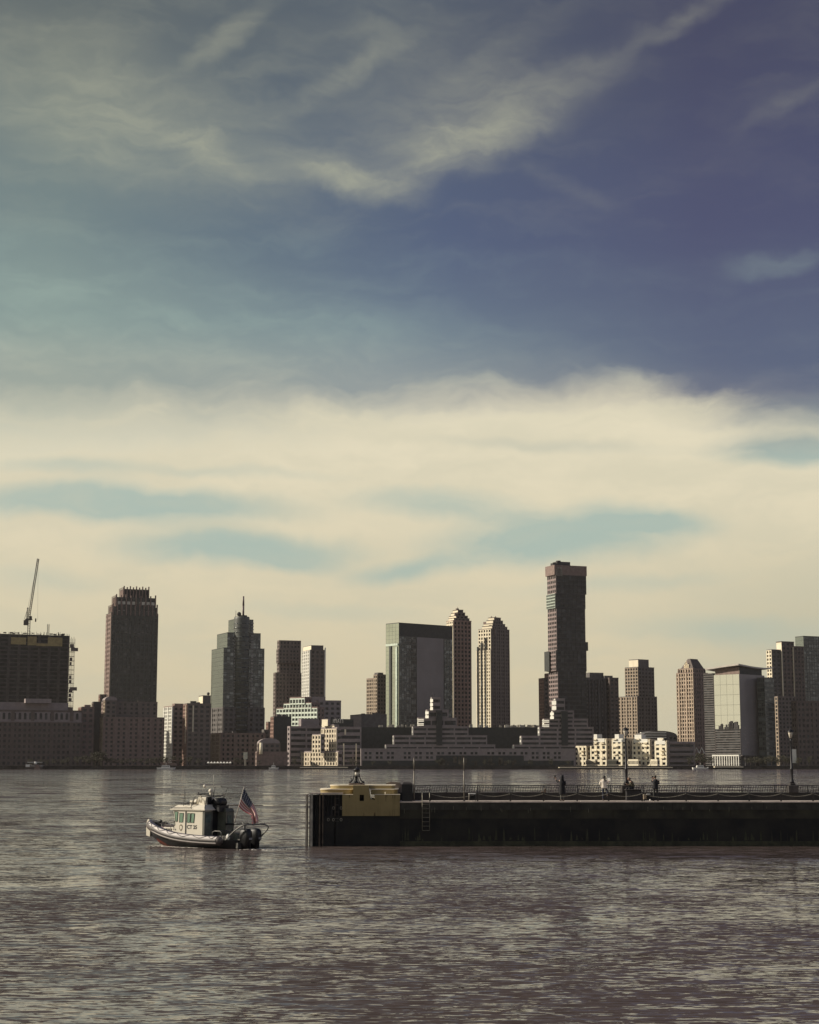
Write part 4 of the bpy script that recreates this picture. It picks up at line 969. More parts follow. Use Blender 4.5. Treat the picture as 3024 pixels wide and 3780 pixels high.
for i in range(40):
    xx = r.uniform(0, L); zz = r.uniform(zb, DZ-.3); mbd.box(xx, xx+.018, -.006, .01, zz-r.uniform(.15, .35), zz)
split_parts(mbd, 'leaching_streak', mat('lime_streak', (.22, .21, .15), .9, var=.3, scale=3), pier)

jm = MB()
for i in range(1, int(L/6.1)):
    jm.box(i*6.1-.02, i*6.1+.02, -.008, .0, zb, DZ-.11)
split_parts(jm, 'expansion_joint', pier_low, pier)
wd = MB(); r = random.Random(77)
for i in range(160):
    xx = r.uniform(0, L); w_ = r.uniform(.03, .22); h_ = r.uniform(.15, .9); zt_ = r.uniform(.30, .42)
    wd.add([(xx, .075, zt_), (xx+w_, .075, zt_+r.uniform(-.03, .05)), (xx+w_*.8, .082, zt_+h_*.55), (xx+w_*.45, .085, zt_+h_)], [(0, 1, 2, 3), (3, 2, 1, 0)])
wo = wd.obj('weed', pier_alg, pier); wo['kind'] = 'stuff'
# sheet pile fender at the left end
X0 = X(1129); fend = thing('fender', 'dark steel sheet pile fender with upright beams at the left end of the pier', 'fender', (X0, PY, 0))
zt = Z(2931); W = X(1266)-X0
mb = MB()                                    # corrugated sheet
n = 9; pts = []
for i in range(n):
    a = .25+i*(W-.3)/n; b_ = (W-.3)/n; pts += [(a, 0.10), (a+b_*.3, .10), (a+b_*.42, .26), (a+b_*.85, .26)]
pts.append((W, .10)); m_ = len(pts)
vs = [(x, y, -2) for x, y in pts]+[(x, y, zt-.06) for x, y in pts]+[(x, y+.05, -2) for x, y in pts]+[(x, y+.05, zt-.06) for x, y in pts]
fs = []
for i in range(m_-1): fs += [(i, i+1, m_+i+1, m_+i), (2*m_+i+1, 2*m_+i, 3*m_+i, 3*m_+i+1), (m_+i, m_+i+1, 3*m_+i+1, 3*m_+i)]
mb.add(vs, fs); mb.obj('sheet_piling', mat('tarred_steel', (.016, .015, .017), .6, .2, var=.5, scale=1.2, streak=.8), fend)
def hpile(x, y, w_, d_, mt, zt=zt):
    mb = MB(); t = .03
    mb.box(x, x+w_, y, y+t, -2, zt); mb.box(x, x+w_, y+d_-t, y+d_, -2, zt); mb.box(x+w_/2-t/2, x+w_/2+t/2, y+t+.001, y+d_-t-.001, -2, zt); return mb.obj('upright_beam', mt, fend)
hpile(0, -.02, .12, .9, steel_w, zt-.12); hpile(X(1147)-X0, -.22, .15, .3, steel_w); hpile(X(1178)-X0, -.06, .10, .2, mat('rusty_steel', (.10, .075, .055), .8, var=.5, scale=2, streak=.5)); hpile(X(1190)-X0, -.03, .09, .18, MATS['rusty_steel']); hpile(X(1236)-X0, .0, .06, .14, MATS['rusty_steel'])
mb = MB(); mb.prism([(-.02, zt-.12), (.34, zt+.02), (.34, zt+.08), (-.02, zt-.05)], -.1, .9); mb.box(.34, W, -.1, .9, zt+.0, zt+.07); mb.obj('cap', coping_m, fend)
bolts = MB()
for zpx in (2948, 2972, 2998, 3023, 3032):
    for pxx in (1241, 1248): bolts.lathe([(.028, 0), (.028, .02)], 8, (X(pxx)-X0, -.02, Z(zpx)))
bo = bolts.obj('bolt', steel_w, fend); bo['kind'] = 'stuff'
for pxx, zpx in ((1232, 2983), (1260, 2983), (1232, 3026), (1260, 3026), (1213, 3026)):
    mb = MB(); c_ = (X(pxx)-X0, -.06, Z(zpx)); mb.tube([(c_[0]+.07*math.cos(a), c_[1], c_[2]+.09*math.sin(a)) for a in [k*math.pi/6 for k in range(13)]], .014, 5); mb.obj('mooring_eye', steel_w, fend)
mb = MB(); mb.box(.5, W, .3, 5.6, -2, zt-.1); mb.obj('backfill', pier_low, fend)

# stepped concrete light platform
Xa, Xb = X(1264), X(1476); plat = thing('light_platform', 'stepped tan concrete platform with rounded ends and small square opening, carrying the beacon', 'platform', (Xa, PY, 0))
def rounded(mb, x0, x1, y0, y1, z0, z1, left=True, n=10):
    """slab with a half round left end, thin lip"""
    rr = .75; pts = []
    if left: pts += [(x0+rr+rr*math.cos(math.pi/2+math.pi/2*i/n), y1-rr+rr*math.sin(math.pi/2+math.pi/2*i/n)) for i in range(n+1)]+[(x0+rr+rr*math.cos(math.pi+math.pi/2*i/n), y0+rr+rr*math.sin(math.pi+math.pi/2*i/n)) for i in range(n+1)]
    else: pts += [(x0, y1), (x0, y0)]
    pts += [(x1-.25, y0), (x1, y0+.25), (x1, y1)]
    k = len(pts); mb.add([(x, y, z0) for x, y in pts]+[(x, y, z1) for x, y in pts], [tuple(range(k-1, -1, -1)), tuple(range(k, 2*k))]+[(i, (i+1) % k, k+(i+1) % k, k+i) for i in range(k)])
zt1, zt2, zt3, zb1 = Z(2934), Z(2913), Z(2899), Z(3012)
xn0, xn1 = X(1304)-Xa, X(1383)-Xa     # upright block with notch
mb = MB()
mb.box(0, xn0-.001, -.10, 4.9, zb1, zt1)                       # left of block
mb.prism([(xn0, zb1), (X(1476)-Xa, zb1), (X(1476)-Xa, zt1), (X(1383)-Xa, zt1), (X(1384)-Xa, Z(2954)), (X(1371)-Xa, Z(2949)), (X(1369)-Xa, Z(2949)), (X(1369)-Xa, Z(2961)), (xn0, Z(2961))], -.10, 4.9)
mb.obj('base_block', tanc, plat)
mb = MB(); zq = Z(2961)
xw0, xw1 = X(1328)-Xa, X(1344)-Xa; xe = X(1361)-Xa; zw0, zw1 = Z(2957), Z(2934)
mb.box(xn0, xw0, -.11, 1.2, zq+.001, zt3-.003); mb.prism([(xw1, zq+.001), (X(1370)-Xa, zq+.001), (xe, zt2), (xe, zt3-.003), (xw1, zt3-.003)], -.11, 1.2)
mb.box(xw0+.0005, xw1-.0005, -.11, 1.2, zw1, zt3-.003); mb.box(xw0+.0005, xw1-.0005, -.11, 1.2, zq+.001, zw0); mb.obj('upright_block', tanc, plat)
mb = MB(); mb.box(xw0, xw1, .35, .36, zw0, zw1); mb.obj('window_opening', pier_low, plat)
mb = MB(); x2 = X(1182, PY+1)-Xa; rounded(mb, x2, xn0-.002, .55, 4.4, zt1+.001, zt2-.05); rounded(mb, X(1369)-Xa, X(1467)-Xa, .55, 4.4, zt1+.001, zt2-.05, False); split_parts(mb, 'lower_step', tanc, plat)
mb = MB(); rounded(mb, x2-.03, xn0-.002, .50, 4.45, zt2-.049, zt2); rounded(mb, X(1366)-Xa, X(1470)-Xa, .50, 4.45, zt2-.049, zt2, False); split_parts(mb, 'lower_step_cap', paleT, plat)
mb = MB(); x3 = X(1218, PY+1.3)-Xa; rounded(mb, x3, X(1457)-Xa, 1.201, 4.0, zt2+.001, zt3-.04); mb.obj('upper_step', tanc, plat)
mb = MB(); rounded(mb, x3-.03, X(1459)-Xa, 1.202, 4.05, zt3-.039, zt3); mb.obj('upper_step_cap', paleT, plat)
mb = MB(); mb.box(-1.35, xn0-.003, -.12, 4.95, zt1+.0005, zt1+.03); mb.box(X(1384)-Xa, X(1478)-Xa, -.12, .549, zt1+.0005, zt1+.03); split_parts(mb, 'ledge', paleT, plat)
mb = MB(); mb.box(-1.3, X(1476)-Xa, .0, 4.9, -2, zb1-.001); mb.obj('footing', pier_low, plat)
mb = MB(); mb.prism([(X(1457)-Xa, zt1), (X(1484)-Xa, Z(2955)), (X(1484)-Xa, Z(2900)), (X(1470)-Xa, Z(2891)), (X(1440)-Xa, Z(2889)), (X(1425)-Xa, Z(2893)), (X(1418)-Xa, Z(2899))], 4.46, 5.2); mb.obj('rear_wall', mat('brown_grey_concrete', (.22, .18, .155), .9, var=.25, scale=1.2), plat)
mb = MB(); mb.tube([(X(1422)-Xa, .3, zt1+.03), (X(1422)-Xa, .3, Z(2924))], .03, 6); mb.obj('stub_pipe', paleT, plat)

r = random.Random(31); mb = MB(); Wp = X(1476)-Xa
for i in range(16):
    xx = r.choice((r.uniform(.1, Wp-.2), r.uniform(Wp*.5, Wp-.2))); w_ = r.uniform(.015, .05); h_ = r.uniform(.12, .5)
    if i < 9: mb.add([(xx, -.104, zb1+.002), (xx+w_, -.104, zb1+.002), (xx+w_*.7, -.104, zb1+h_), (xx+w_*.3, -.104, zb1+h_)], [(0, 1, 2, 3)])
    else: mb.add([(xx, -.104, zt1-.01-h_), (xx+w_*.6, -.104, zt1-.01-h_), (xx+w_, -.104, zt1-.01), (xx, -.104, zt1-.01)], [(0, 1, 2, 3)])
split_parts(mb, 'rust_streak', mat('rust_run', (.085, .055, .03), .9, var=.4, scale=3), plat)
# beacon lantern
bx_, by_ = X(1317, 115.9), 115.9; sc_ = 1.0
bc = thing('beacon', 'small black navigation beacon lantern on curved legs, on top of the tan platform', 'beacon', (bx_, by_, zt3))
def Zb(py): return zat(py, by_)-zt3
zb0 = Zb(2891)
mb = MB(); mb.bevbox(-.54, .54, -.54, .54, 0, zb0, .05); mb.obj('plinth', mat('brown_plinth', (.12, .085, .065), .7, var=.4, scale=3), bc)
for k in range(4):
    a = R(45+90*k) if False else R(20+90*k); ca, sa = math.cos(a), math.sin(a); mb = MB()
    prof = [(.50, zb0+.04), (.40, zb0+.09), (.30, zb0+.20), (.23, zb0+.36), (.20, zb0+.50), (.21, zb0+.60)]
    mb.tube([(q*ca, q*sa, z_) for q, z_ in prof], [.05, .045, .04, .035, .035, .03], 6); mb.ball((.50*ca, .50*sa, zb0+.06), .065, 8, 6); mb.obj('leg', iron, bc)
zg0, zg1 = Zb(2865), Zb(2849)
mb = MB(); mb.lathe([(.52, zb0), (.52, zb0+.035), (.16, zb0+.036), (.15, zb0+.1), (.10, zb0+.16), (.10, zg0-.12), (.16, zg0-.04), (.19, zg0-.03), (.19, zg0)], 14); mb.obj('column', iron, bc)
mb = MB(); mb.lathe([(.115, zg0+.001), (.13, (zg0+zg1)/2), (.115, zg1-.001)], 12); mb.obj('lens', mat('frosted_lens', (.85, .80, .68), .25, var=.03), bc)
for k in range(6):
    a = R(60*k+12); mb = MB(); mb.tube([(.175*math.cos(a), .175*math.sin(a), zg0), (.175*math.cos(a), .175*math.sin(a), zg1)], .016, 5); mb.obj('cage_bar', iron, bc)
mb = MB(); z_ = zg1; mb.lathe([(.20, z_), (.21, z_+.03), (.20, z_+.09), (.25, z_+.10), (.21, z_+.17), (.11, z_+.25), (.04, z_+.29), (.045, z_+.33), (.0, z_+.35)], 14); mb.obj('dome', iron, bc)
mb = MB(); zc = Zb(2875); mb.tube([(-.18, 0, zc), (-.38, 0, zc), (-.46, 0, zc+.06), (-.40, 0, zc+.10)], .022, 6); mb.tube([(-.36, 0, zc), (-.36, 0, zc-.12)], .04, 6); mb.obj('side_bracket', iron, bc)

# black cabinet
cx0, cx1 = X(1484), X(1524); cab = thing('utility_cabinet', 'black cabinet with chamfered top standing between the tan platform and the railing', 'cabinet', ((cx0+cx1)/2, PY+.5, DZ-.1))
hw = (cx1-cx0)/2; hz = Z(2888)-DZ+.1; mb = MB(); mb.box(-hw, hw, -.35, .35, 0, hz-.14); mb.obj('body', mat('black_cabinet_paint', (.016, .015, .015), .6, var=.4, scale=2), cab)
mb = MB(); mb.box(-hw-.015, hw+.015, -.37, .37, hz-.139, hz, taper=(.14, .14)); mb.obj('lid', mat('black_lid', (.035, .03, .028), .5), cab)
mb = MB(); mb.box(-hw+.06, hw-.06, -.372, -.351, .15, hz-.2); mb.obj('door', MATS['black_cabinet_paint'], cab)
mb = MB(); mb.tube([(hw-.14, -.40, hz*.5), (hw-.14, -.40, hz*.5+.14)], .012, 5); mb.obj('handle', iron, cab)

# ladder
lx0, lx1 = X(1559), X(1586); lad = thing('ladder', 'pale steel ladder hanging down the pier wall near the platform', 'ladder', (lx0, PY-.12, 0))
for xx in (0, lx1-lx0):
    mb = MB(); mb.tube([(xx, 0, Z(3066)), (xx, 0, Z(2930)), (xx, .15, Z(2926)), (xx, .45, Z(2927)), (xx, .5, DZ)], .022, 6); mb.obj('rail', mat('galvanised_steel', (.26, .24, .19), .5, .4, var=.4, scale=3), lad)
for k in range(7):
    mb = MB(); z_ = Z(2969+k*16.1); mb.tube([(0, 0, z_), (lx1-lx0, 0, z_)], .018, 6); mb.obj('rung', MATS['galvanised_steel'], lad)

# two slim poles
for px, nm in ((1529, 'thin bare pole rising beside the black cabinet'), (1714, 'thin bare pole rising from the pier edge among the chain posts')):
    p = thing('pole', nm, 'pole', (X(px), PY+.25, DZ), group='slim poles on the pier'); hz = Z(2797)-DZ
    mb = MB(); mb.tube([(0, 0, 0), (0, 0, hz*.72)], .042, 8); mb.tube([(0, 0, hz*.72), (0, 0, hz)], .036, 8); mb.obj('shaft', mat('pole_paint', (.19, .17, .14), .5, .3, var=.3, scale=2), p)
    mb = MB(); mb.lathe([(.05, hz*.70), (.05, hz*.70+.05)], 8); mb.obj('clamp', iron, p)
    mb = MB(); mb.lathe([(.10, 0), (.10, .02), (.05, .03), (.05, .10)], 10); mb.obj('foot_plate', iron, p)

# chain posts along the front edge
posts = []
pxs = [1645, 1764, 1885, 2008, 2132, 2256, 2373] + [2535, 2653, 2768, 2886, 3004, 3122, 3240]
pxs = [1645, 1764, 1885, 2008, 2132, 2250, 2371, 2452+0, 2535, 2653, 2768, 2886, 3004, 3122]
pxs = [1588, 1714+50, 1885, 2008, 2132, 2248, 2372, 2535, 2653, 2768, 2886, 3004, 3122]
ph = Z(2898)-DZ
def post_parts(e):
    mb = MB(); mb.tube([(0, 0, .04), (0, 0, ph-.02)], .026, 8); mb.obj('shaft', iron, e)
    mb = MB(); mb.lathe([(.065, 0), (.06, .03), (.035, .06)], 10); mb.obj('foot', iron, e)
    mb = MB(); mb.lathe([(.03, ph-.03), (.035, ph), (.0, ph+.03)], 8); mb.obj('cap', iron, e)
wh = ['right beside the ladder', 'just right of the second slim pole', 'next right of the folding stool', 'left of the dark coated person', 'right of the dark coated person', 'right of the person in the white jacket', 'at the luggage cart', 'right of the person in dark clothes', 'second right of the dark clothed person', 'third right of the dark clothed person', 'just left of the right lamp', 'at the far right edge', 'outside the right edge']
P0 = None
for i, px in enumerate(pxs):
    lb = 'slim black chain post ' + wh[i]
    if P0 is None: P0 = thing('chain_post', lb, 'post', (X(px), PY+.22, DZ), group='chain posts along the pier edge'); post_parts(P0); posts.append(P0)
    else: posts.append(dup(P0, (X(px), PY+.22, DZ), label=lb))
chain_m = mat('pale_chain', (.30, .28, .23), .5, .5, var=.3, scale=5)
for i in range(len(pxs)-1):
    a, b_ = posts[i].location, posts[i+1].location; d = b_.x-a.x; zc0 = Z(2930)-DZ; sag = .085*d
    mb = MB(); nl = int(d/.06); 
    pts = [Vector((d*t, 0, zc0-sag*(1-(2*t-1)**2))) for t in [k/nl for k in range(nl+1)]]
    for k in range(nl):
        c_ = (pts[k]+pts[k+1])/2; u = (pts[k+1]-pts[k]).normalized(); v = Vector((0, 1, 0)) if k % 2 else u.cross(Vector((0, 1, 0)))
        ring = [c_+u*.043*math.cos(q)+v*.02*math.sin(q) for q in [2*math.pi*j/8 for j in range(9)]]; mb.tube(ring, .0095, 4)
    o = mb.obj('chain', chain_m); o.location = a
    tag(o, 'sagging chain starting at the post ' + wh[i], 'chain', 'chains along the pier edge')

# rear railing
RL = X(1527, PB); RR = 60.; rl = thing('railing', 'long black railing of slanted pickets on the low parapet behind the deck', 'railing', (RL, PB+.2, DZ+.50))
zr = zat(2898, PB)-DZ-.50; Lr = RR-RL
for nm, z0_, r_ in (('top_rail', zr-.025, .030), ('lower_rail', zr*.30, .022), ('bottom_rail', .04, .016)):
    mb = MB(); mb.box(0, Lr, -r_, r_, z0_-r_*.8, z0_+r_*.8); mb.obj(nm, iron, rl)
npan = int(Lr/2.28)
for i in range(npan+1):
    mb = MB(); mb.box(i*2.28-.028, i*2.28+.028, -.032, .032, 0, zr); mb.obj('post', iron, rl)
for i in range(npan):
    mb = MB()
    for k in range(13):
        t = (k+.5)/13; x0 = i*2.28+t*2.2; ln = .10*(1-abs(2*t-1)*.4)
        mb.tube([(x0-.02, 0, .03), (x0, 0, zr*.32), (x0+ln*.35, 0, zr*.62), (x0+ln, 0, zr-.04)], .019, 5)
    pts = [(i*2.28+.05+2.18*t, 0, zr*.74-.07*math.sin(math.pi*t)) for t in [k/8 for k in range(9)]]
    mb.tube(pts, .015, 4); mb.obj('picket_panel', iron, rl)

# street lamps
def lamp(px, label, py_top, ped):
    Y = PB+.22; zt_ = DZ+.50; e = thing('street_lamp', label, 'street lamp', (X(px, Y), Y, zt_), group='street lamps on the pier')
    hb = zat(2893, Y)-zt_; htop = zat(py_top, Y)-zt_
    mb = MB(); mb.bevbox(-ped, ped, -.38, .5, 0, hb-.12, .04); mb.bevbox(-ped*.55, ped*.55, -.25, .3, hb-.119, hb+.04, .03); mb.obj('pedestal', mat('lamp_granite', (.050, .044, .042), .7, var=.4, scale=2), e)
    mb = MB(); s0 = hb+.04; mb.lathe([(.17, s0), (.15, s0+.12), (.10, s0+.30), (.095, s0+.9), (.115, s0+.93), (.115, s0+1.0), (.075, s0+1.05), (.065, htop-1.25), (.055, htop-.85), (.09, htop-.80), (.05, htop-.74), (.06, htop-.62)], 14); mb.obj('pole', iron, e)
    zl = htop-.62
    mb = MB(); mb.lathe([(.05, zl), (.10, zl+.05), (.165, zl+.28), (.185, zl+.42), (.17, zl+.44)], 12); mb.obj('lamp_glass', mat('lamp_glass', (.55, .50, .42), .15, var=.15, scale=2), e)
    mb = MB(); mb.lathe([(.20, zl+.42), (.215, zl+.45), (.17, zl+.53), (.09, zl+.60), (.03, zl+.63), (.035, zl+.68), (.0, zl+.73)], 14); mb.obj('lamp_cap', iron, e)
    for k in range(6):
        a = R(60*k+10); mb = MB(); mb.tube([((r_+.008)*math.cos(a), (r_+.008)*math.sin(a), zl+h) for r_, h in ((.05, 0), (.10, .05), (.165, .28), (.19, .43))], .010, 4); mb.obj('cage_rib', iron, e)
    return e
lamp(2314, 'black street lamp rising behind the seated person', 2686, .40)
lamp(2926, 'black street lamp at the right end of the visible pier', 2693, .36)

# folding stool, bags, cart
def stool(px, label, bag):
    e = thing('folding_stool', label, 'stool', (X(px, 114.3), 114.3, DZ)); h = .46
    mb = MB(); mb.bevbox(-.24, .24, -.18, .18, h, h+.05, .01); mb.obj('seat', white_paint, e)
    for sx in (-1, 1):
        for sy in (-1, 1): mb = MB(); mb.tube([(sx*.22, sy*.15, 0), (-sx*.16 if bag else sx*.2, sy*.15, h)], .014, 5); mb.obj('leg', steel_w if sx < 0 else iron, e)
    mb = MB(); mb.box(-.20, .22, -.10, .10, .05, .40); mb.obj('hanging_bag', mat('black_cloth', (.018, .018, .02), .9, var=.4, scale=5), e)
stool(1743, 'small dark folding stool with pale top on the empty stretch of pier', False)
e = thing('luggage_cart', 'loaded folding cart with pale topped bag and tan bundle beside the person in dark clothes', 'cart', (X(2389, 114.3), 114.3, DZ))
mb = MB(); mb.tube([(-.28, 0, .05), (-.28, 0, .52), (.26, 0, .52), (.26, 0, .05)], .014, 6); mb.tube([(-.28, .2, .05), (-.28, .2, .52), (.26, .2, .52), (.26, .2, .05)], .014, 6); mb.obj('frame', iron, e)
mb = MB(); mb.bevbox(-.26, -.02, -.08, .24, .12, .46, .04); mb.obj('bundle', mat('tan_cloth', (.26, .21, .15), .9, var=.5, scale=6), e)
mb = MB(); mb.bevbox(.0, .24, -.08, .24, .06, .44, .04); mb.obj('bag', MATS['black_cloth'], e)
mb = MB(); mb.bevbox(-.02, .22, -.09, .2, .441, .47, .01); mb.obj('bag_flap', white_paint, e)
for xx in (-.22, .18):
    mb = MB(); mb.tube([(xx, -.1, .06), (xx, -.14, .06)], .06, 12); mb.obj('wheel', iron if xx < 0 else white_paint, e)
mb = MB(); mb.M = Matrix.Translation((X(2006, PB+.2)-0, PB+.05, DZ+.50)) ; mb.prism([(-.2, 0), (.17, 0), (.17, .26), (.08, .27), (-.02, .12)], -.12, .12)
tag(mb.obj('bag', mat('brown_canvas', (.17, .13, .10), .9, var=.4, scale=4)), 'slouched brown bag leaning on the railing, left of the dark coated person', 'bag')

# ------------------------------------------------------------------ people
def skin(verts, edges, radii, sub=1, root=0):
    me = bpy.data.meshes.new('tmp'); me.from_pydata([tuple(v) for v in verts], edges, [])
    o = bpy.data.objects.new('tmp', me); col.objects.link(o)
    md = o.modifiers.new('s', 'SKIN'); md.branch_smoothing = .3
    for i, q in enumerate(me.skin_vertices[0].data): q.radius = radii[i] if isinstance(radii[i], tuple) else (radii[i], radii[i]); q.use_root = (i == root)
    md.use_smooth_shade = True
    if sub: s2 = o.modifiers.new('u', 'SUBSURF'); s2.levels = sub; s2.render_levels = sub
    bpy.context.view_layer.update(); dg = bpy.context.evaluated_depsgraph_get(); ev = o.evaluated_get(dg); m2 = ev.to_mesh()
    vs = [tuple(v.co) for v in m2.vertices]; fs = [tuple(p.vertices) for p in m2.polygons]; ev.to_mesh_clear()
    bpy.data.objects.remove(o); bpy.data.meshes.remove(me); return vs, fs
def chain_skin(mb, segs, sub=1):
    """segs: list of chains [(point, radius), ...]; first point of later chains reuses an equal earlier point"""
    V, E, Rd = [], [], []; idx = {}
    for ch in segs:
        prev = None
        for p, r_ in ch:
            k = tuple(round(c, 4) for c in p)
            if k not in idx: idx[k] = len(V); V.append(p); Rd.append(r_)
            if prev is not None: E.append((prev, idx[k]))
            prev = idx[k]
    vs, fs = skin(V, E, Rd, sub); mb.add(vs, fs, True)
def hand(mb, wrist, direc, palm_n, s_=1.0, curl=.5):
    """palm, four unequal bent fingers and a thumb from the side"""
    w_ = Vector(wrist); d = Vector(direc).normalized(); n_ = Vector(palm_n); n_ = (n_-d*n_.dot(d)).normalized(); sd = d.cross(n_)
    vs = []
    for t, wd, th in ((0, .026, .017), (.04, .040, .016), (.085, .042, .013)):
        for a, b_ in ((-1, -1), (1, -1), (1, 1), (-1, 1)): vs.append(w_+d*t*s_+sd*wd*a*s_+n_*th*b_*s_)
    mb.add(vs, [(3, 2, 1, 0), (8, 9, 10, 11)]+[(k*4+j, k*4+(j+1) % 4, k*4+4+(j+1) % 4, k*4+4+j) for k in (0, 1) for j in range(4)], True)
    for off, ln in ((-.030, .062), (-.010, .074), (.011, .070), (.031, .055)):
        b0 = w_+d*.082*s_+sd*off*s_; a1 = curl*.6; a2 = curl*1.6
        p1 = b0+(d*math.cos(a1)+n_*math.sin(a1))*ln*.5*s_; p2 = p1+(d*math.cos(a2)+n_*math.sin(a2))*ln*.5*s_
        mb.tube([b0, p1, p2], [.0095*s_, .0085*s_, .006*s_], 6)
    b0 = w_+d*.025*s_-sd*.030*s_; p1 = b0+(d*.7-sd*.7).normalized()*.04*s_; p2 = p1+(d*.9-sd*.1+n_*.5).normalized()*.032*s_
    mb.tube([b0, p1, p2], [.012*s_, .010*s_, .007*s_], 6)
def head(mb, c, face, up=(0, 0, 1), r_=.098):
    c = Vector(c); f = Vector(face).normalized(); u = Vector(up); u = (u-f*u.dot(f)).normalized(); s_ = f.cross(u)
    M = Matrix((s_, f, u)).transposed().to_4x4(); M.translation = c; old = mb.M; mb.M = M
    n, m = 14, 10; vs = []; fs = []
    for j in range(m+1):
        a = -math.pi/2+math.pi*j/m
        for k in range(n):
            b_ = 2*math.pi*k/n; x = math.cos(a)*math.cos(b_); y = math.cos(a)*math.sin(b_); z_ = math.sin(a)
            wx = .080*(1-.22*max(0, -z_)); wy = .100*(1-.10*max(0, -z_)); zz = z_*.122
            y2 = y*wy + (.012 if (y > .6 and -.75 < z_ < -.35) else 0) - (.008 if (y > .75 and 0 < z_ < .25 and abs(x) > .15) else 0)
            vs.append((x*wx, y2, zz))
    for j in range(m):
        for k in range(n): fs.append((j*n+k, j*n+(k+1) % n, (j+1)*n+(k+1) % n, (j+1)*n+k))
    mb.add(vs, fs, True)
    mb.add([(-.014, .088, -.03), (.014, .088, -.03), (0, .120, -.028), (0, .096, .03)], [(0, 1, 2), (0, 2, 3), (1, 3, 2)], True)      # nose
    mb.box(-.024, .024, .082, .098, -.062, -.052)                                                                             # mouth
    for q in (-1, 1): mb.ball((q*.080, -.005, .0), (.014, .028, .034), 8, 6)
    mb.M = old
skin_m = mat('skin', (.42, .26, .19), .6, var=.08, scale=4); skin_d = mat('tanned_skin', (.28, .16, .11), .6, var=.08, scale=4)
hair_m = mat('dark_hair', (.018, .013, .011), .6, var=.3, scale=9); denim = mat('dark_denim', (.022, .026, .045), .9, var=.3, scale=5); shoe_m = mat('dark_shoe', (.015, .014, .014), .6)
def person(label, loc, rz, body, clothes, skin_mat=None):
    """body(mb) builds one continuous bare figure; clothes = [(name, fn, material)]"""
    e = thing('person', label, 'person', loc, rz)
    mb = MB(); body(mb); mb.obj('body', skin_mat or skin_m, e)
    for nm, fn, mt in clothes: mb = MB(); fn(mb); mb.obj(nm, mt, e)
    return e
def fig(J, k=1.0):
    """bare body from joints"""
    def f(mb):
        ch = [[(J['pel'], (.13*k, .10*k)), (J['waist'], (.12*k, .09*k)), (J['chest'], (.145*k, .10*k)), (J['neck'], (.055, .055)), (J['skull'], (.06, .06))]]
        for s_ in ('l', 'r'):
            ch.append([(J['chest'], .13), (J[s_+'sh'], .058*k), (J[s_+'el'], .043*k), (J[s_+'wr'], .027)])
            ch.append([(J['pel'], .13), (J[s_+'hip'], .085*k), (J[s_+'kn'], .058*k), (J[s_+'an'], .038), (J[s_+'toe'], .03)])
        chain_skin(mb, ch); head(mb, J['head'], J['face'])
        for s_ in ('l', 'r'): hand(mb, J[s_+'wr'], Vector(J[s_+'wr'])-Vector(J[s_+'el']), J.get(s_+'pn', (0, 1, 0)), 1.0, J.get(s_+'curl', .5))
    return f
def limbs(J, parts):
    def f(mb):
        chain_skin(mb, [[(J[a] if isinstance(a, str) else a, r_) for a, r_ in ch] for ch in parts])
    return f
# 1: dark hooded long coat, arm raised holding a phone up, seen from behind/left
J = dict(pel=(0, 0, .92), waist=(0, 0, 1.08), chest=(0, 0, 1.32), neck=(-.01, 0, 1.46), skull=(-.01, .01, 1.56), head=(-.02, .02, 1.60), face=(-.75, .66, .05),
         lsh=(-.17, .02, 1.38), lel=(-.30, .18, 1.28), lwr=(-.40, .26, 1.50), rsh=(.17, -.02, 1.38), rel=(.20, -.06, 1.12), rwr=(.12, .14, 1.02),
         lhip=(-.09, 0, .88), lkn=(-.09, .01, .50), lan=(-.08, -.01, .09), ltoe=(-.13, .10, .03), rhip=(.09, 0, .88), rkn=(.08, .01, .50), ran=(.07, -.01, .09), rtoe=(.04, .12, .03), lpn=(.6, -.6, 0), lcurl=1.0)
coat = mat('black_coat', (.013, .013, .016), .85, var=.35, scale=4)
def coatfn(mb):
    mb.lathe([(.20, .46), (.215, .50), (.20, .80), (.185, .98), (.185, 1.10), (.20, 1.30), (.17, 1.40), (.09, 1.47)], 16)
    for i in range(len(mb.v)): x, y, z_ = mb.v[i]; q = 1+.05*math.sin(5*math.atan2(y, x)+z_*3) if z_ < .9 else 1; mb.v[i] = (x*q, y*.72*q, z_)
    chain_skin(mb, [[(J['lsh'], .085), (J['lel'], .07), ((-.385, .25, 1.46), .05)]]); J2 = J; chain_skin(mb, [[(J['rsh'], .085), (J['rel'], .07), (J['rwr'], .05)]])
def hood(mb):
    vs0 = len(mb.v); mb.ball((0, 0, 1.59), (.125, .13, .165), 14, 10); mb.lathe([(.13, 1.40), (.125, 1.5), (.10, 1.6)], 14)
    mb.box(-.02, .11, -.09, .07, 1.66, 1.762, taper=(.03, .03))
p1 = person('person in long black hooded coat holding a phone up with a raised left arm', (X(2076, 114.5), 114.5, DZ-.03), 0, fig(J),
    [('coat', coatfn, coat), ('hood', hood, coat), ('trousers', limbs(J, [[('lhip', .09), ('lkn', .065), ('lan', .05)]]) , mat('grey_trousers', (.10, .10, .09), .9, var=.3, scale=5)), ('trousers', limbs(J, [[('rhip', .09), ('rkn', .065), ('ran', .05)]]), MATS['grey_trousers']),
     ('shoe', lambda mb: mb.bevbox(-.17, -.05, -.05, .19, 0, .09, .03), shoe_m), ('shoe', lambda mb: mb.bevbox(.01, .13, -.05, .19, 0, .09, .03), shoe_m)])
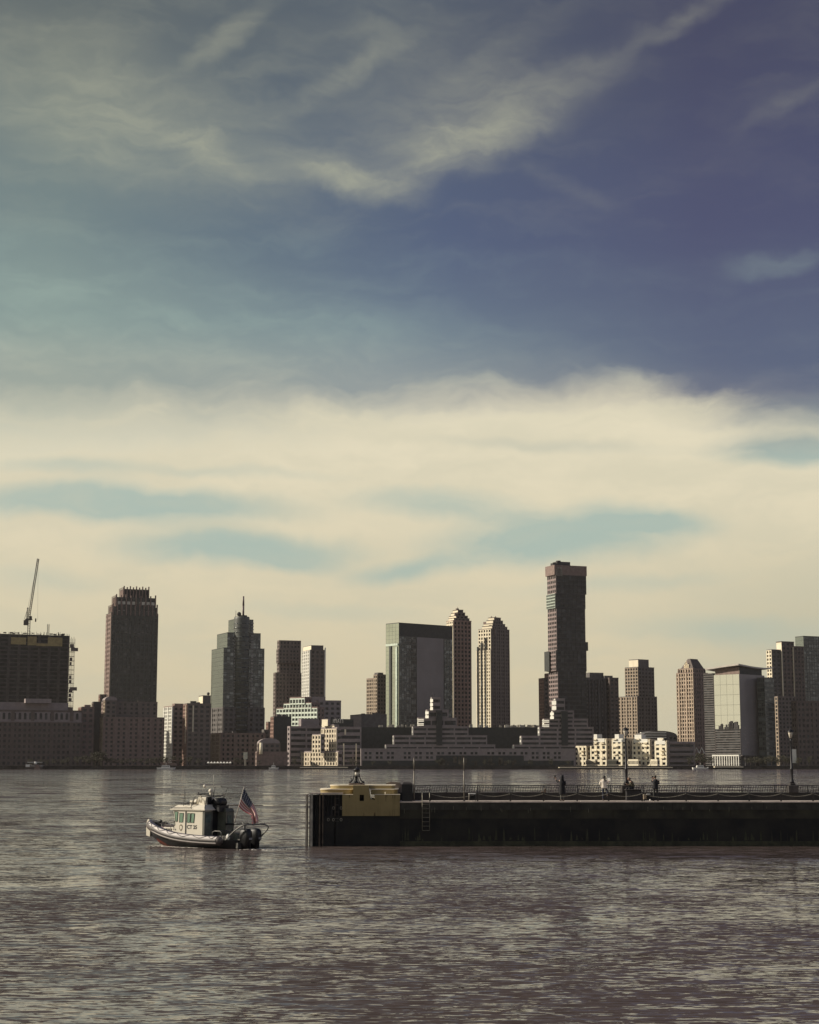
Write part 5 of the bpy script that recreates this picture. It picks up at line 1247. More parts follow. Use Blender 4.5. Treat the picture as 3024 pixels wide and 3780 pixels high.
mb = MB(); mb.M = Matrix.Translation((X(2076, 114.5)-.455, 114.5+.30, DZ+1.60)) @ Matrix.Rotation(R(-30), 4, 'Z') @ Matrix.Rotation(R(8), 4, 'Y'); mb.bevbox(-.07, .07, -.006, .006, -.11, .12, .003)
tag(mb.obj('phone', iron), 'dark phone held up in the raised hand of the black coated person', 'phone')
# 2: white jacket, back to us, one knee bent
J2 = dict(pel=(0, 0, .90), waist=(-.02, -.02, 1.06), chest=(-.04, .0, 1.30), neck=(-.01, .03, 1.44), skull=(0, .04, 1.53), head=(0, .05, 1.56), face=(.25, .95, -.1),
         lsh=(-.20, .0, 1.36), lel=(-.31, .04, 1.12), lwr=(-.18, .22, 1.00), rsh=(.14, .0, 1.36), rel=(.27, .10, 1.14), rwr=(.33, .26, 1.28),
         lhip=(-.09, 0, .86), lkn=(-.10, .03, .48), lan=(-.10, .0, .09), ltoe=(-.10, .13, .03), rhip=(.09, 0, .86), rkn=(.20, .26, .70), ran=(.22, .16, .36), rtoe=(.22, .28, .30), rcurl=1.0)
wj = mat('white_jacket', (.72, .66, .58), .85, var=.10, scale=4)
def jacket2(mb):
    mb.lathe([(.185, .84), (.19, .90), (.165, 1.05), (.185, 1.22), (.195, 1.33), (.13, 1.41), (.06, 1.45)], 16)
    for i in range(len(mb.v)): x, y, z_ = mb.v[i]; mb.v[i] = (x-.03*(z_-.84)/.5-.01, y*.66, z_)
    chain_skin(mb, [[(J2['lsh'], .08), (J2['lel'], .07), ((-.19, .20, 1.01), .048)]]); chain_skin(mb, [[(J2['rsh'], .08), (J2['rel'], .07), ((.325, .245, 1.265), .048)]])
def hair2(mb):
    mb.ball((0, .035, 1.585), (.105, .108, .125), 12, 8); chain_skin(mb, [[((.0, -.03, 1.58), .09), ((.02, -.06, 1.44), .075), ((.03, -.09, 1.30), .05), ((.035, -.10, 1.22), .02)]])
person('person with long dark hair in white jacket and dark jeans, back turned, one knee raised', (X(2232, 117.1), 117.1, DZ-.03), 0, fig(J2),
    [('jacket', jacket2, wj), ('hair', hair2, hair_m), ('jeans', limbs(J2, [[('lan', .05), ('lkn', .065), ('lhip', .095), ('pel', .13), ('rhip', .095), ('rkn', .07), ('ran', .05)]]), denim),
     ('shoe', lambda mb: mb.bevbox(-.15, -.05, -.05, .17, 0, .09, .03), shoe_m), ('shoe', lambda mb: mb.bevbox(.17, .27, .10, .34, .26, .35, .03), shoe_m)])
mb = MB(); mb.M = Matrix.Translation((X(2232, 117.1)+.36, 117.1+.34, DZ+1.38)) @ Matrix.Rotation(R(-20), 4, 'Z'); mb.bevbox(-.10, .10, -.006, .006, -.13, .13, .003)
tag(mb.obj('map', white_paint), 'white folded leaflet held in the right hand of the person in white jacket', 'leaflet')
# 3: seated, stooped to the left over the hands
J3 = dict(pel=(.10, .10, .84), waist=(.11, .06, 1.00), chest=(.02, .0, 1.22), neck=(-.07, -.05, 1.35), skull=(-.12, -.08, 1.42), head=(-.15, -.09, 1.45), face=(-.75, -.35, -.55),
         lsh=(-.05, -.17, 1.26), lel=(-.10, -.30, 1.02), lwr=(-.27, -.32, 1.08), rsh=(.05, .14, 1.26), rel=(-.10, .12, 1.02), rwr=(-.27, -.14, 1.08),
         lhip=(.08, -.0, .82), lkn=(-.20, -.40, .84), lan=(-.14, -.42, .44), ltoe=(-.22, -.52, .40), rhip=(.10, .12, .82), rkn=(-.36, -.20, .84), ran=(-.32, -.30, .44), rtoe=(-.42, -.38, .40), lpn=(0, 0, 1), rpn=(0, 0, 1))
cj = mat('olive_jacket', (.095, .085, .055), .9, var=.5, scale=5)
def jacket3(mb):
    chain_skin(mb, [[((.11, .08, .82), (.17, .15)), (J3['waist'], (.165, .15)), (J3['chest'], (.175, .15)), ((-.05, -.04, 1.32), (.09, .09))]]); chain_skin(mb, [[(J3['lsh'], .085), (J3['lel'], .07), ((-.24, -.315, 1.07), .05)]]); chain_skin(mb, [[(J3['rsh'], .085), (J3['rel'], .07), ((-.24, -.12, 1.07), .05)]])
person('person in olive jacket sitting bent over beneath the street lamp, hands together', (X(2333, 117.6), 117.9, DZ-.03), 0, fig(J3),
    [('jacket', jacket3, cj), ('hair', lambda mb: mb.ball((-.135, -.08, 1.475), (.105, .11, .11), 12, 8), mat('brown_hair', (.14, .10, .07), .7, var=.3, scale=8)),
     ('trousers', limbs(J3, [[('lan', .055), ('lkn', .075), ('lhip', .095), ('pel', .13), ('rhip', .095), ('rkn', .075), ('ran', .055)]]), coat),
     ('shoe', lambda mb: mb.bevbox(-.28, -.09, -.50, -.38, .36, .45, .03), shoe_m), ('shoe', lambda mb: mb.bevbox(-.47, -.28, -.38, -.26, .36, .45, .03), shoe_m)], skin_d)
e = thing('granite_bench', 'dark stone seat block around the lamp foot, under the seated person', 'bench', (X(2338, 117.7), 117.75, DZ-.03))
mb = MB(); mb.bevbox(-.52, .52, -.45, .22, 0, .70, .04); mb.obj('base', mat('bench_granite', (.022, .020, .022), .7, var=.4, scale=2), e); mb = MB(); mb.bevbox(-.58, .56, -.49, .24, .701, .77, .02); mb.obj('seat', MATS['lamp_granite'], e)
mb = MB(); mb.M = Matrix.Translation((X(2333, 117.6)-.38, 117.9-.24, DZ+1.12)) @ Matrix.Rotation(R(35), 4, 'Y'); mb.bevbox(-.08, .08, -.05, .05, -.006, .006, .002)
tag(mb.obj('phone', white_paint), 'pale phone in the hands of the seated person', 'phone')
# 4: dark clothes, hands raised to the face, legs apart
J4 = dict(pel=(0, 0, .93), waist=(0, .0, 1.10), chest=(.01, .0, 1.34), neck=(0, .02, 1.48), skull=(-.01, .03, 1.57), head=(-.02, .04, 1.61), face=(-.5, .86, .0),
         lsh=(-.17, .05, 1.40), lel=(-.22, .22, 1.28), lwr=(-.16, .22, 1.50), rsh=(.19, -.02, 1.40), rel=(.24, .10, 1.16), rwr=(.02, .24, 1.28),
         lhip=(-.09, 0, .88), lkn=(-.12, .01, .50), lan=(-.15, -.01, .09), ltoe=(-.17, .12, .03), rhip=(.09, 0, .88), rkn=(.12, .01, .50), ran=(.14, -.01, .09), rtoe=(.15, .12, .03), lcurl=1.1, rcurl=.9)
dj = mat('navy_black_jacket', (.016, .016, .020), .85, var=.3, scale=4)
def jacket4(mb):
    mb.lathe([(.185, .80), (.19, .90), (.17, 1.06), (.19, 1.25), (.20, 1.36), (.13, 1.45), (.06, 1.49)], 16)
    for i in range(len(mb.v)): x, y, z_ = mb.v[i]; mb.v[i] = (x*1.02, y*.66, z_)
    chain_skin(mb, [[(J4['lsh'], .085), (J4['lel'], .07), ((-.165, .22, 1.465), .048)]]); chain_skin(mb, [[(J4['rsh'], .085), (J4['rel'], .07), ((.04, .23, 1.27), .048)]])
person('person in dark jacket and grey trousers standing with hands raised to the face', (X(2421, 114.5), 114.5, DZ-.03), 0, fig(J4),
    [('jacket', jacket4, dj), ('hair', lambda mb: mb.ball((-.01, .02, 1.645), (.10, .105, .105), 12, 8), hair_m), ('trousers', limbs(J4, [[('lan', .055), ('lkn', .068), ('lhip', .095), ('pel', .13), ('rhip', .095), ('rkn', .068), ('ran', .055)]]), mat('charcoal_trousers', (.045, .045, .042), .9, var=.5, scale=5)),
     ('shoe', lambda mb: mb.bevbox(-.21, -.10, -.05, .18, 0, .09, .03), shoe_m), ('shoe', lambda mb: mb.bevbox(.10, .21, -.05, .18, 0, .09, .03), shoe_m)], skin_d)
mb = MB(); mb.M = Matrix.Translation((X(2421, 114.5)-.155, 114.5+.28, DZ+1.585)); mb.bevbox(-.06, .06, -.05, .04, -.045, .045, .01); mb.lathe([(.03, 0), (.03, .06)], 10)
tag(mb.obj('small_camera', iron), 'small dark camera held to the face of the rightmost person', 'camera')

# ------------------------------------------------------------------ police style patrol boat
bo0 = at(736, 3119, 113.0); HD = R(180-37)
boat = thing('patrol_boat', 'cream cabined patrol boat with dark inflatable style collar and twin black outboards', 'boat', (bo0.x, 113.0, 0), HD)
alu = mat('boat_cream_paint', (.66, .61, .51), .45, var=.05, scale=1.2); alu_d = mat('bare_aluminium', (.16, .155, .145), .5, .6, var=.3, scale=2); bglass = mat('green_tinted_window', (.24, .36, .28), .1, .5, var=.15)
navy = mat('navy_collar_fabric', (.055, .052, .085), .6, var=.3, scale=1.2); collar_w = mat('pale_collar_stripe', (.56, .52, .50), .6, var=.10, scale=2); bk = mat('boat_black', (.012, .012, .014), .5, var=.3, scale=3); redm = mat('red_bottom_paint', (.16, .035, .02), .6)
# collar path (port side), x forward
side = [(-2.75, 1.22, .50), (-2.0, 1.25, .50), (-.6, 1.27, .54), (.8, 1.22, .64), (2.0, 1.06, .82), (3.0, .80, 1.03), (3.8, .46, 1.22), (4.25, .16, 1.33)]
def smooth(pts, n=5):
    out = []
    for i in range(len(pts)-1):
        p0 = Vector(pts[max(i-1, 0)]); p1 = Vector(pts[i]); p2 = Vector(pts[i+1]); p3 = Vector(pts[min(i+2, len(pts)-1)])
        for k in range(n):
            t = k/n; out.append(.5*((2*p1)+(-p0+p2)*t+(2*p0-5*p1+4*p2-p3)*t*t+(-p0+3*p1-3*p2+p3)*t**3))
    out.append(Vector(pts[-1])); return out
sp = smooth(side); full = sp+[Vector((p.x, -p.y, p.z)) for p in reversed(sp)]
mb = MB(); mb.tube(full, .29, 16); mb.ball(full[0], .285, 12, 8); mb.ball(full[-1], .285, 12, 8); mb.obj('collar', mat('grey_brown_collar', (.10, .085, .080), .5, var=.2, scale=1.5), boat)
# white upper stripe and scallops lying on the collar
def band(off_a, off_b, rr, name, mt, sgn):
    mb = MB(); vs = []; K = 5
    for p in sp:
        for j in range(K+1):
            a = R(off_a+(off_b-off_a)*j/K); vs.append((p.x, sgn*(p.y+rr*math.cos(a)), p.z+rr*math.sin(a)))
    n = len(sp); fs = [(i*(K+1)+j, i*(K+1)+j+1, (i+1)*(K+1)+j+1, (i+1)*(K+1)+j) for i in range(n-1) for j in range(K)]
    vs2 = [(x, y*.995, z_-.02) for x, y, z_ in vs]; m0 = len(vs); fs += [tuple(m0+q for q in reversed(f)) for f in fs]
    mb.add(vs+vs2, fs, True); return mb.obj(name, mt, boat)
for sg in (1, -1):
    band(28, 62, .305, 'collar_stripe', collar_w, sg); band(66, 115, .308, 'collar_top', navy, sg); band(-30, -18, .312, 'rub_strake', collar_w, sg); band(-8, -2, .312, 'rub_strake', bk, sg)
    mb = MB(); n = 7
    for k in range(n):
        q0 = int(k*(len(sp)-3)/n)+1; q1 = int((k+1)*(len(sp)-3)/n)+1; pts = []
        for j in range(9):
            t = j/8; f = q0+(q1-q0)*t; i0 = int(f); p = sp[i0].lerp(sp[min(i0+1, len(sp)-1)], f-i0); a = R(72-44*math.sin(math.pi*t)); pts.append((p.x, sg*(p.y+.325*math.cos(a)), p.z+.325*math.sin(a)))
        mb.tube(pts, .016, 5)
    mb.obj('grab_line', bk, boat)
# hull: stations of (x, half beam, keel z, chine z, top z)
st_ = [(-3.9, 1.05, -.5, -.15, .55), (-2, 1.12, -.5, -.15, .55), (0, 1.12, -.45, -.1, .60), (2, .92, -.3, .1, .85), (3.4, .5, .1, .5, 1.12), (4.35, .06, .65, .9, 1.35)]
mb = MB(); vs = []
for x, hb, kz, cz, tz in st_: vs += [(x, hb, tz), (x, hb*.92, cz), (x, 0, kz), (x, -hb*.92, cz), (x, -hb, tz)]
fs = [(i*5+j, i*5+j+1, i*5+5+j+1, i*5+5+j) for i in range(5) for j in range(4)]+[(4, 3, 2, 1, 0), (25, 26, 27, 28, 29)]
mb.add(vs, fs, True); mb.obj('hull', bk, boat)
mb = MB(); vs = []
for x, hb, kz, cz, tz in st_[2:5]: vs += [(x, hb*.935, cz+.03), (x, hb*.6, (cz+kz)/2-.03), (x, 0, kz-.03), (x, -hb*.6, (cz+kz)/2-.03), (x, -hb*.935, cz+.03)]
mb.add(vs, [(i*5+j, i*5+j+1, i*5+5+j+1, i*5+5+j) for i in range(2) for j in range(4)]); mb.obj('bottom_paint', redm, boat)
mb = MB(); vs = [(x, hb*.97, tz-.12 if x > -3 else .42) for x, hb, kz, cz, tz in st_]+[(x, -hb*.97, tz-.12 if x > -3 else .42) for x, hb, kz, cz, tz in st_]; mb.add(vs, [(i, i+6, i+7, i+1) for i in range(5)]); mb.obj('deck', alu_d, boat)
# bow plate
mb = MB(); mb.prism([(4.28, .55), (4.60, .62), (4.62, 1.35), (4.52, 1.66), (4.40, 1.72), (4.18, 1.50), (4.24, 1.2)], -.16, .16); mb.obj('bow_plate', alu, boat)
# cabin
zc0, zc1 = .58, 2.40
mb = MB(); mb.prism([(-1.2, zc0), (1.62, zc0+.15), (1.30, 1.30), (1.12, 1.42), (1.36, zc1), (-1.2, zc1)], -1.05, 1.05)
mb.obj('cabin', alu, boat)
mb = MB(); mb.box(-1.95, -1.201, -1.05, -.35, zc0, zc1-.1); mb.obj('starboard_locker', mat('shaded_green_grey_panel', (.12, .125, .10), .6, var=.25, scale=2), boat)
mb = MB(); mb.box(-1.33, -1.203, .30, 1.03, zc0, zc1-.1); mb.obj('aft_bulkhead', MATS['shaded_green_grey_panel'], boat)
mb = MB(); mb.box(-1.23, -1.2005, -.34, .29, zc0+.1, zc1-.12); mb.obj('doorway_shade', bk, boat)  # flat black slab paints the darkness of the doorway recess
mb = MB(); mb.box(-1.352, -1.331, .48, .92, 1.62, 2.15); mb.box(-1.972, -1.951, -.86, -.48, 1.55, 2.08); split_parts(mb, 'aft_window', mat('dull_window', (.16, .20, .18), .12, .3, var=.3, scale=3), boat)
for y0, x0 in ((.30, -1.36), (1.02, -1.36), (-.36, -1.98), (-1.04, -1.98)):
    mb = MB(); mb.box(x0, x0+.05, y0-.02, y0+.03, zc0, zc1-.05); mb.obj('corner_trim', alu_d, boat)
for y0 in (-1.062, 1.05):
    mb = MB(); mb.box(.18, .29, y0, y0+.012, zc0+.10, zc1-.08); mb.obj('door_gap', bk, boat)
    for pts in ([(1.24, 2.28), (.93, 2.28), (.98, 1.66), (1.12, 1.64)], [(.78, 2.20), (.45, 2.20), (.50, 1.62), (.80, 1.60)], [(.10, 2.20), (-.17, 2.20), (-.12, 1.60), (.12, 1.60)], [(-.24, 2.20), (-.52, 2.20), (-.46, 1.60), (-.20, 1.60)]):
        mb = MB(); mb.prism(pts, y0-.004, y0+.016); w_ = mb.obj('window', bglass, boat)
        fr = MB(); q = pts+[pts[0]]; fr.tube([(a, y0+(.018 if y0 > 0 else -.006), b_) for a, b_ in q], .018, 4, False); f_ = fr.obj('window_frame', bk, w_)
mb = MB()
for y in (-.95, -.28, .39): mb.add([(1.318, y, 1.50+.0), (1.318, y+.56, 1.50), (1.40, y+.56, 2.30), (1.40, y, 2.30), (1.11, y, 1.50), (1.11, y+.56, 1.50)], [(0, 1, 2, 3)])
wsx = MB()
for y in (-.95, -.30, .37):
    f = lambda z_: 1.12+(z_-1.42)*(.24/.98)+.012
    wsx.add([(f(1.55), y, 1.55), (f(1.55), y+.58, 1.55), (f(2.28), y+.58, 2.28), (f(2.28), y, 2.28), (f(1.55)-.02, y, 1.55), (f(1.55)-.02, y+.58, 1.55), (f(2.28)-.02, y+.58, 2.28), (f(2.28)-.02, y, 2.28)], [(0, 1, 2, 3), (7, 6, 5, 4), (0, 4, 5, 1), (3, 2, 6, 7)])
split_parts(wsx, 'windshield', bglass, boat)
# roof
mb = MB(); mb.box(-1.45, 1.55, -1.15, 1.15, zc1+.001, zc1+.07); mb.obj('roof_lip', alu, boat)
mb = MB(); mb.box(-1.38, 1.50, -1.10, 1.10, zc1+.071, zc1+.36, taper=(.30, .42)); mb.obj('roof', alu, boat)
mb = MB(); mb.box(.55, 1.10, -.2, .5, zc1+.365, zc1+.39); mb.obj('roof_hatch', bk, boat)
mb = MB(); mb.box(-2.0, -1.46, -1.1, -.3, zc1-.09, zc1+.12, taper=(.12, .1)); mb.obj('locker_roof', MATS['shaded_green_grey_panel'], boat)
for sg in (1, -1):
    mb = MB(); mb.tube([(1.4, sg*1.12, zc1+.08), (1.4, sg*1.16, zc1+.16), (-.3, sg*1.16, zc1+.16), (-.3, sg*1.12, zc1+.08)], .022, 6); mb.obj('roof_handrail', bk, boat)
mb = MB(); mb.tube([(1.45, .8, zc1+.46), (-.4, .8, zc1+.46)], .05, 6); mb.tube([(.9, .8, zc1+.36), (.9, .8, zc1+.46)], .02, 5); mb.tube([(0, .8, zc1+.30), (0, .8, zc1+.46)], .02, 5); mb.obj('light_bar', bk, boat)
mb = MB(); mb.bevbox(-.95, -.20, -.45, .45, zc1+.36, zc1+.84, .04); mb.obj('radar_box', alu, boat)
mb = MB(); mb.lathe([(.15, 0), (.17, .15), (.13, .32), (0, .36)], 12, (.02, .3, zc1+.36)); mb.bevbox(.25, .5, .15, .45, zc1+.36, zc1+.62, .02); split_parts(mb, 'searchlight', alu, boat)
mb = MB(); mb.tube([(-1.32, -.70, zc1+.50), (-1.32, .02, zc1+.50)], .30, 14); mb.ball((-1.32, -.70, zc1+.50), .30, 12, 8); mb.obj('liferaft_canister', bk, boat)
mb = MB(); mb.box(-1.75, -.98, -.8, .1, zc1-.1, zc1+.3); mb.obj('raft_cradle', bk, boat)
mb = MB(); mb.box(-1.05, -.96, .05, .45, zc1+.36, zc1+.86); mb.obj('mast_foot', bk, boat)
mb = MB()
for y in (-1.0, 1.0): mb.tube([(-1.3, y, zc1+.05), (-1.3, y*.8, zc1+.95), (-.3, y*.8, zc1+.95), (-.1, y, zc1+.1)], .026, 6)
mb.tube([(-1.3, -.8, zc1+.95), (-1.3, .8, zc1+.95)], .026, 6); mb.tube([(-.3, -.8, zc1+.95), (-.3, .8, zc1+.95)], .026, 6); mb.obj('roof_arch', alu_d, boat)
mb = MB(); mb.tube([(-.3, .5, zc1+.95), (-.3, .5, zc1+1.15)], .05, 6); mb.box(-.42, -.18, -.55, .55, zc1+1.0, zc1+1.07); mb.obj('antenna_tray', bk, boat)
# mast
zm = zc1+.84
mb = MB(); mb.tube([(-.85, -.25, zm-.3), (-1.02, -.25, zm+.68)], .035, 6); mb.tube([(-.85, .15, zm-.3), (-1.02, .0, zm+.30)], .03, 6); mb.tube([(-1.5, -.5, zm-.2), (-1.8, -.6, zm+.62)], .025, 6); mb.tube([(-.8, .3, zm+.05), (-1.4, -.45, zm+.05)], .03, 6); mb.obj('mast', alu_d, boat)
mb = MB(); mb.box(-1.62, -.12, -.30, -.20, zm+.66, zm+.74); mb.obj('radar_bar', alu_d, boat)
for c_, q in (((-.15, -.25, zm+.70), .11), ((-.86, -.05, zm+.40), .15), ((-.88, -.05, zm+.22), .11), ((-.25, .2, zm+.08), .09)):
    mb = MB(); mb.ball(c_, q, 12, 8); mb.obj('antenna_dome', alu, boat)
for (a, b_) in (((-.9, -.25, zm+.68), (-.9, -.25, zm+1.45)), ((.55, .95, zc1+.25), (.42, 1.0, zc1+1.55)), ((.62, .75, zc1+.25), (.62, .75, zc1+1.2)), ((-.45, -.6, zc1+.3), (-.45, -.6, zc1+1.05))):
    mb = MB(); mb.tube([a, b_], [.018, .011], 5); mb.obj('antenna', alu if a[0] < 0 else bk, boat)
# lettering and shield on the cabin sides
def text(body, size, loc, rot, name, mt, parent, bold=.01):
    cu = bpy.data.curves.new(name, 'FONT'); cu.body = body; cu.size = size; cu.extrude = .004; cu.offset = bold; o = bpy.data.objects.new(name, cu); col.objects.link(o)
    bpy.context.view_layer.update(); me = bpy.data.meshes.new_from_object(o.evaluated_get(bpy.context.evaluated_depsgraph_get())); bpy.data.objects.remove(o)
    o = bpy.data.objects.new(name, me); col.objects.link(o); me.materials.append(mt); o.location = loc; o.rotation_euler = rot; o.parent = parent; return o
text('CT 25', .34, (.13, 1.056, 1.20), (R(90), 0, R(180)), 'lettering', bk, boat)
text('A5', .26, (-.28, .456, zc1+.50), (R(90), 0, R(180)), 'lettering', mat('faded_letters', (.30, .26, .2), .7), boat)
mb = MB(); n = 14; sh = [(.80, 1.36), (.72, 1.46), (.58, 1.46), (.50, 1.36), (.51, 1.18), (.58, 1.08), (.65, 1.02), (.72, 1.08), (.79, 1.18)]; mb.prism([(x, z_) for x, z_ in sh], 1.0505, 1.058); em = mb.obj('shield_emblem', mat('emblem_dark', (.16, .13, .08), .6, var=.6, scale=14), boat)
mb = MB(); mb.prism([(.65+(x-.65)*.6, 1.26+(z_-1.26)*.6) for x, z_ in sh], 1.0585, 1.063); mb.obj('emblem_centre', alu, em)
for x, z_ in ((1.28, 1.28), (1.27, 1.14), (1.12, 1.12)):
    mb = MB(); mb.box(x-.03, x+.03, 1.051, 1.06, z_-.05, z_+.05); mb.obj('side_mark', bk, boat)
mb = MB(); mb.tube([(.95, 1.09, .80), (-.35, 1.09, .74)], .03, 6); mb.obj('side_handrail', bk, boat)
# foredeck
mb = MB(); mb.bevbox(1.64, 2.75, -.55, .55, .75, 1.22, .05); mb.obj('fore_locker', alu, boat)
mb = MB(); mb.box(2.5, 3.2, -.42, .42, .9, 1.26, taper=(.12, .06)); mb.obj('fore_hatch', mat('mauve_hatch', (.14, .10, .11), .7), boat)
mb = MB()
for k in range(5): mb.box(1.75+k*.19, 1.84+k*.19, .555, .57, .85, 1.15)
split_parts(mb, 'vent_slot', bk, boat)
mb = MB()
for sg in (1, -1): mb.tube([(1.5, sg*.75, 1.1), (1.55, sg*.75, 1.62), (2.3, sg*.62, 1.60), (2.75, sg*.5, 1.25)], .024, 6); mb.tube([(1.9, sg*.68, 1.1), (1.9, sg*.68, 1.60)], .02, 5)
mb.tube([(2.3, .62, 1.60), (2.3, -.62, 1.60)], .022, 6); mb.tube([(1.55, .75, 1.38), (2.5, .58, 1.40)], .018, 5); mb.obj('fore_rail', alu_d, boat)
mb = MB(); mb.tube([(3.3, 0, 1.0), (3.3, 0, 1.42)], .07, 8); mb.tube([(2.85, 0, 1.46), (4.05, 0, 1.56)], .045, 6); mb.ball((3.5, 0, 1.58), (.16, .1, .12), 10, 6); mb.tube([(3.7, -.12, 1.2), (3.7, .3, 1.5)], .03, 5); mb.obj('bow_fitting', bk, boat)
# aft deck fittings
mb = MB()
for y in (.95, -.1): mb.tube([(-1.95, y, .6), (-1.98, y, 1.02), (-2.15, y, 1.10), (-2.6, y, 1.10), (-2.72, y, 1.02), (-2.72, y, .6)], .03, 6)
mb.tube([(-2.3, .95, 1.1), (-2.3, -.1, 1.1)], .025, 6); mb.obj('aft_rail', alu_d, boat)
mb = MB(); mb.bevbox(-3.0, -2.1, -.9, -.2, .45, .95, .04); mb.obj('aft_locker', MATS['shaded_green_grey_panel'], boat)
mb = MB(); mb.bevbox(-3.1, -2.35, .25, .85, .45, .80, .03); mb.obj('aft_box', alu_d, boat)
mb = MB(); mb.tube([(-1.97, -.3, 1.50), (-3.75, -.3, 1.56)], .055, 8); mb.tube([(-3.55, -.3, .45), (-3.55, -.3, 1.62)], .075, 8); mb.box(-3.85, -3.2, -.36, -.24, 1.50, 1.64); mb.obj('tow_post', bk, boat)
mb = MB(); mb.tube(smooth([(-3.05, 1.02, .42), (-3.6, 1.0, .95), (-4.25, .9, 1.42), (-4.6, .7, 1.55), (-4.7, 0, 1.55), (-4.75, -.85, 1.52), (-4.85, -1.08, 1.30), (-4.35, -1.0, .75), (-4.0, -.98, .30)], 4), .045, 7)
mb.tube([(-4.45, .82, 1.5), (-4.3, .75, 1.72)], .03, 6); mb.tube([(-4.78, -.9, 1.5), (-4.6, -.85, 1.72)], .03, 6); mb.tube([(-4.25, .9, 1.28), (-4.5, .2, 1.28)], .03, 6); mb.obj('roll_bar', alu_d, boat)
for y in (.42, -.48):
    mb = MB(); cx = -4.3
    rings = [(.24, .20, -.20), (.26, .22, .45), (.36, .27, .55), (.40, .29, .85), (.37, .28, 1.12), (.25, .20, 1.27), (.05, .05, 1.31)]; vs = []; K = 16
    for a, b_, z_ in rings:
        for k in range(K): t = 2*math.pi*k/K; q = lambda c: math.copysign(abs(c)**.6, c); vs.append((cx+a*q(math.cos(t)), y+b_*q(math.sin(t)), z_))
    fs = [(j*K+k, j*K+(k+1) % K, (j+1)*K+(k+1) % K, (j+1)*K+k) for j in range(len(rings)-1) for k in range(K)]+[tuple(range(K-1, -1, -1))]
    mb.add(vs, fs, True); eg = mb.obj('outboard_engine', bk, boat)
    m2 = MB(); m2.box(cx-.18, cx+.16, y-.09, y+.09, -.9, -.19); m2.obj('engine_leg', bk, eg)
    m2 = MB(); m2.box(cx-.415, cx-.402, y-.14, y+.14, .60, .72); m2.obj('engine_badge', mat('grey_badge', (.3, .3, .3), .5), eg)
    m2 = MB(); m2.box(cx+.2, cx+.55, y-.12, y+.12, .30, .62); m2.obj('engine_bracket', alu_d, eg)
mb = MB(); mb.box(-4.1, -3.85, -.95, .95, .05, .40); mb.obj('transom', alu_d, boat)
mb = MB(); mb.ball((-3.3, .95, .75), (.12, .12, .2), 10, 8); mb.obj('mooring_fender', white_paint, boat)

boat.scale = (1.05, 1, 1)
# stern flag
YF = 113.2
ft = at(901, 2906, YF); fb = at(857, 3070, YF+1.2)
fl = thing('flag', 'stars and stripes flag drooping from a slanted pole at the patrol boat stern', 'flag', fb)
mb = MB(); mb.tube([(0, 0, 0), ft-fb], [.032, .022], 8); mb.obj('flagpole', mat('flagpole_paint', (.62, .56, .48), .5, var=.2, scale=3), fl)
top = [(901, 2908), (914, 2932), (927, 2955), (938, 2975), (947, 2997), (952, 3018), (953, 3036)]
bot = [(882, 2976), (892, 2988), (906, 2998), (920, 3005), (929, 3012), (930, 3030), (933, 3046)]
def cr(P, t):
    f = t*(len(P)-1); i = min(int(f), len(P)-2); q = f-i; g_ = lambda k: Vector(P[max(0, min(len(P)-1, k))])
    p0, p1, p2, p3 = g_(i-1), g_(i), g_(i+1), g_(i+2); return .5*((2*p1)+(-p0+p2)*q+(2*p0-5*p1+4*p2-p3)*q*q+(-p0+3*p1-3*p2+p3)*q**3)
NS, NT = 48, 26; vs = []; uvs = []
for i in range(NS+1):
    s_ = i/NS; a = cr(top, s_); b_ = cr(bot, s_)
    for j in range(NT+1):
        t = j/NT; q = a.lerp(b_, t); fold = (.05+.16*s_)*math.sin(t*math.pi*3.2+s_*2.2)*min(1, s_*3)
        p = at(q[0], q[1], YF+fold+.10*math.sin(s_*5)); vs.append(tuple(p-fb)); uvs.append((s_, 1-t))
fs = [(i*(NT+1)+j, (i+1)*(NT+1)+j, (i+1)*(NT+1)+j+1, i*(NT+1)+j+1) for i in range(NS) for j in range(NT)]
me = bpy.data.meshes.new('cloth'); me.from_pydata(vs, [], fs); uvl = me.uv_layers.new(name='uv')
for lp in me.loops: uvl.data[lp.index].uv = uvs[lp.vertex_index]
me.polygons.foreach_set('use_smooth', [True]*len(fs)); cl = bpy.data.objects.new('cloth', me); col.objects.link(cl); cl.parent = fl
sd = cl.modifiers.new('th', 'SOLIDIFY'); sd.thickness = .006
m = bpy.data.materials.new('flag_cloth'); m.use_nodes = True; n = m.node_tree; g = NG(n); b = n.nodes['Principled BSDF']; b.inputs['Roughness'].default_value = .9
uv = n.nodes.new('ShaderNodeUVMap'); uv.uv_map = 'uv'; u_, v_, _ = g.sep(uv.outputs[0])
stripe = g.m('GREATER_THAN', g.m('FRACT', g.m('MULTIPLY', v_, 6.5)), .5)     # 13 stripes, red outermost
stripe = g.m('SUBTRACT', 1.0, stripe)
cant = g.m('MULTIPLY', g.m('LESS_THAN', u_, .42), g.m('GREATER_THAN', v_, 6/13))
cu_ = g.m('SUBTRACT', g.m('FRACT', g.m('MULTIPLY', u_, 6/.42)), .5); cv_ = g.m('SUBTRACT', g.m('FRACT', g.m('MULTIPLY', g.m('SUBTRACT', v_, 6/13), 5/(7/13))), .5)
star = g.m('MULTIPLY', g.m('LESS_THAN', g.m('ADD', g.m('MULTIPLY', cu_, cu_), g.m('MULTIPLY', cv_, cv_)), .05), 1.0)
c_ = g.mix(stripe, (.90, .80, .74), (.42, .022, .03)); c_ = g.mix(cant, c_, g.mix(star, (.018, .024, .06), (.75, .72, .68)))
n.links.new(c_, b.inputs['Base Color']); b.inputs['Transmission Weight'].default_value = 0; me.materials.append(m)

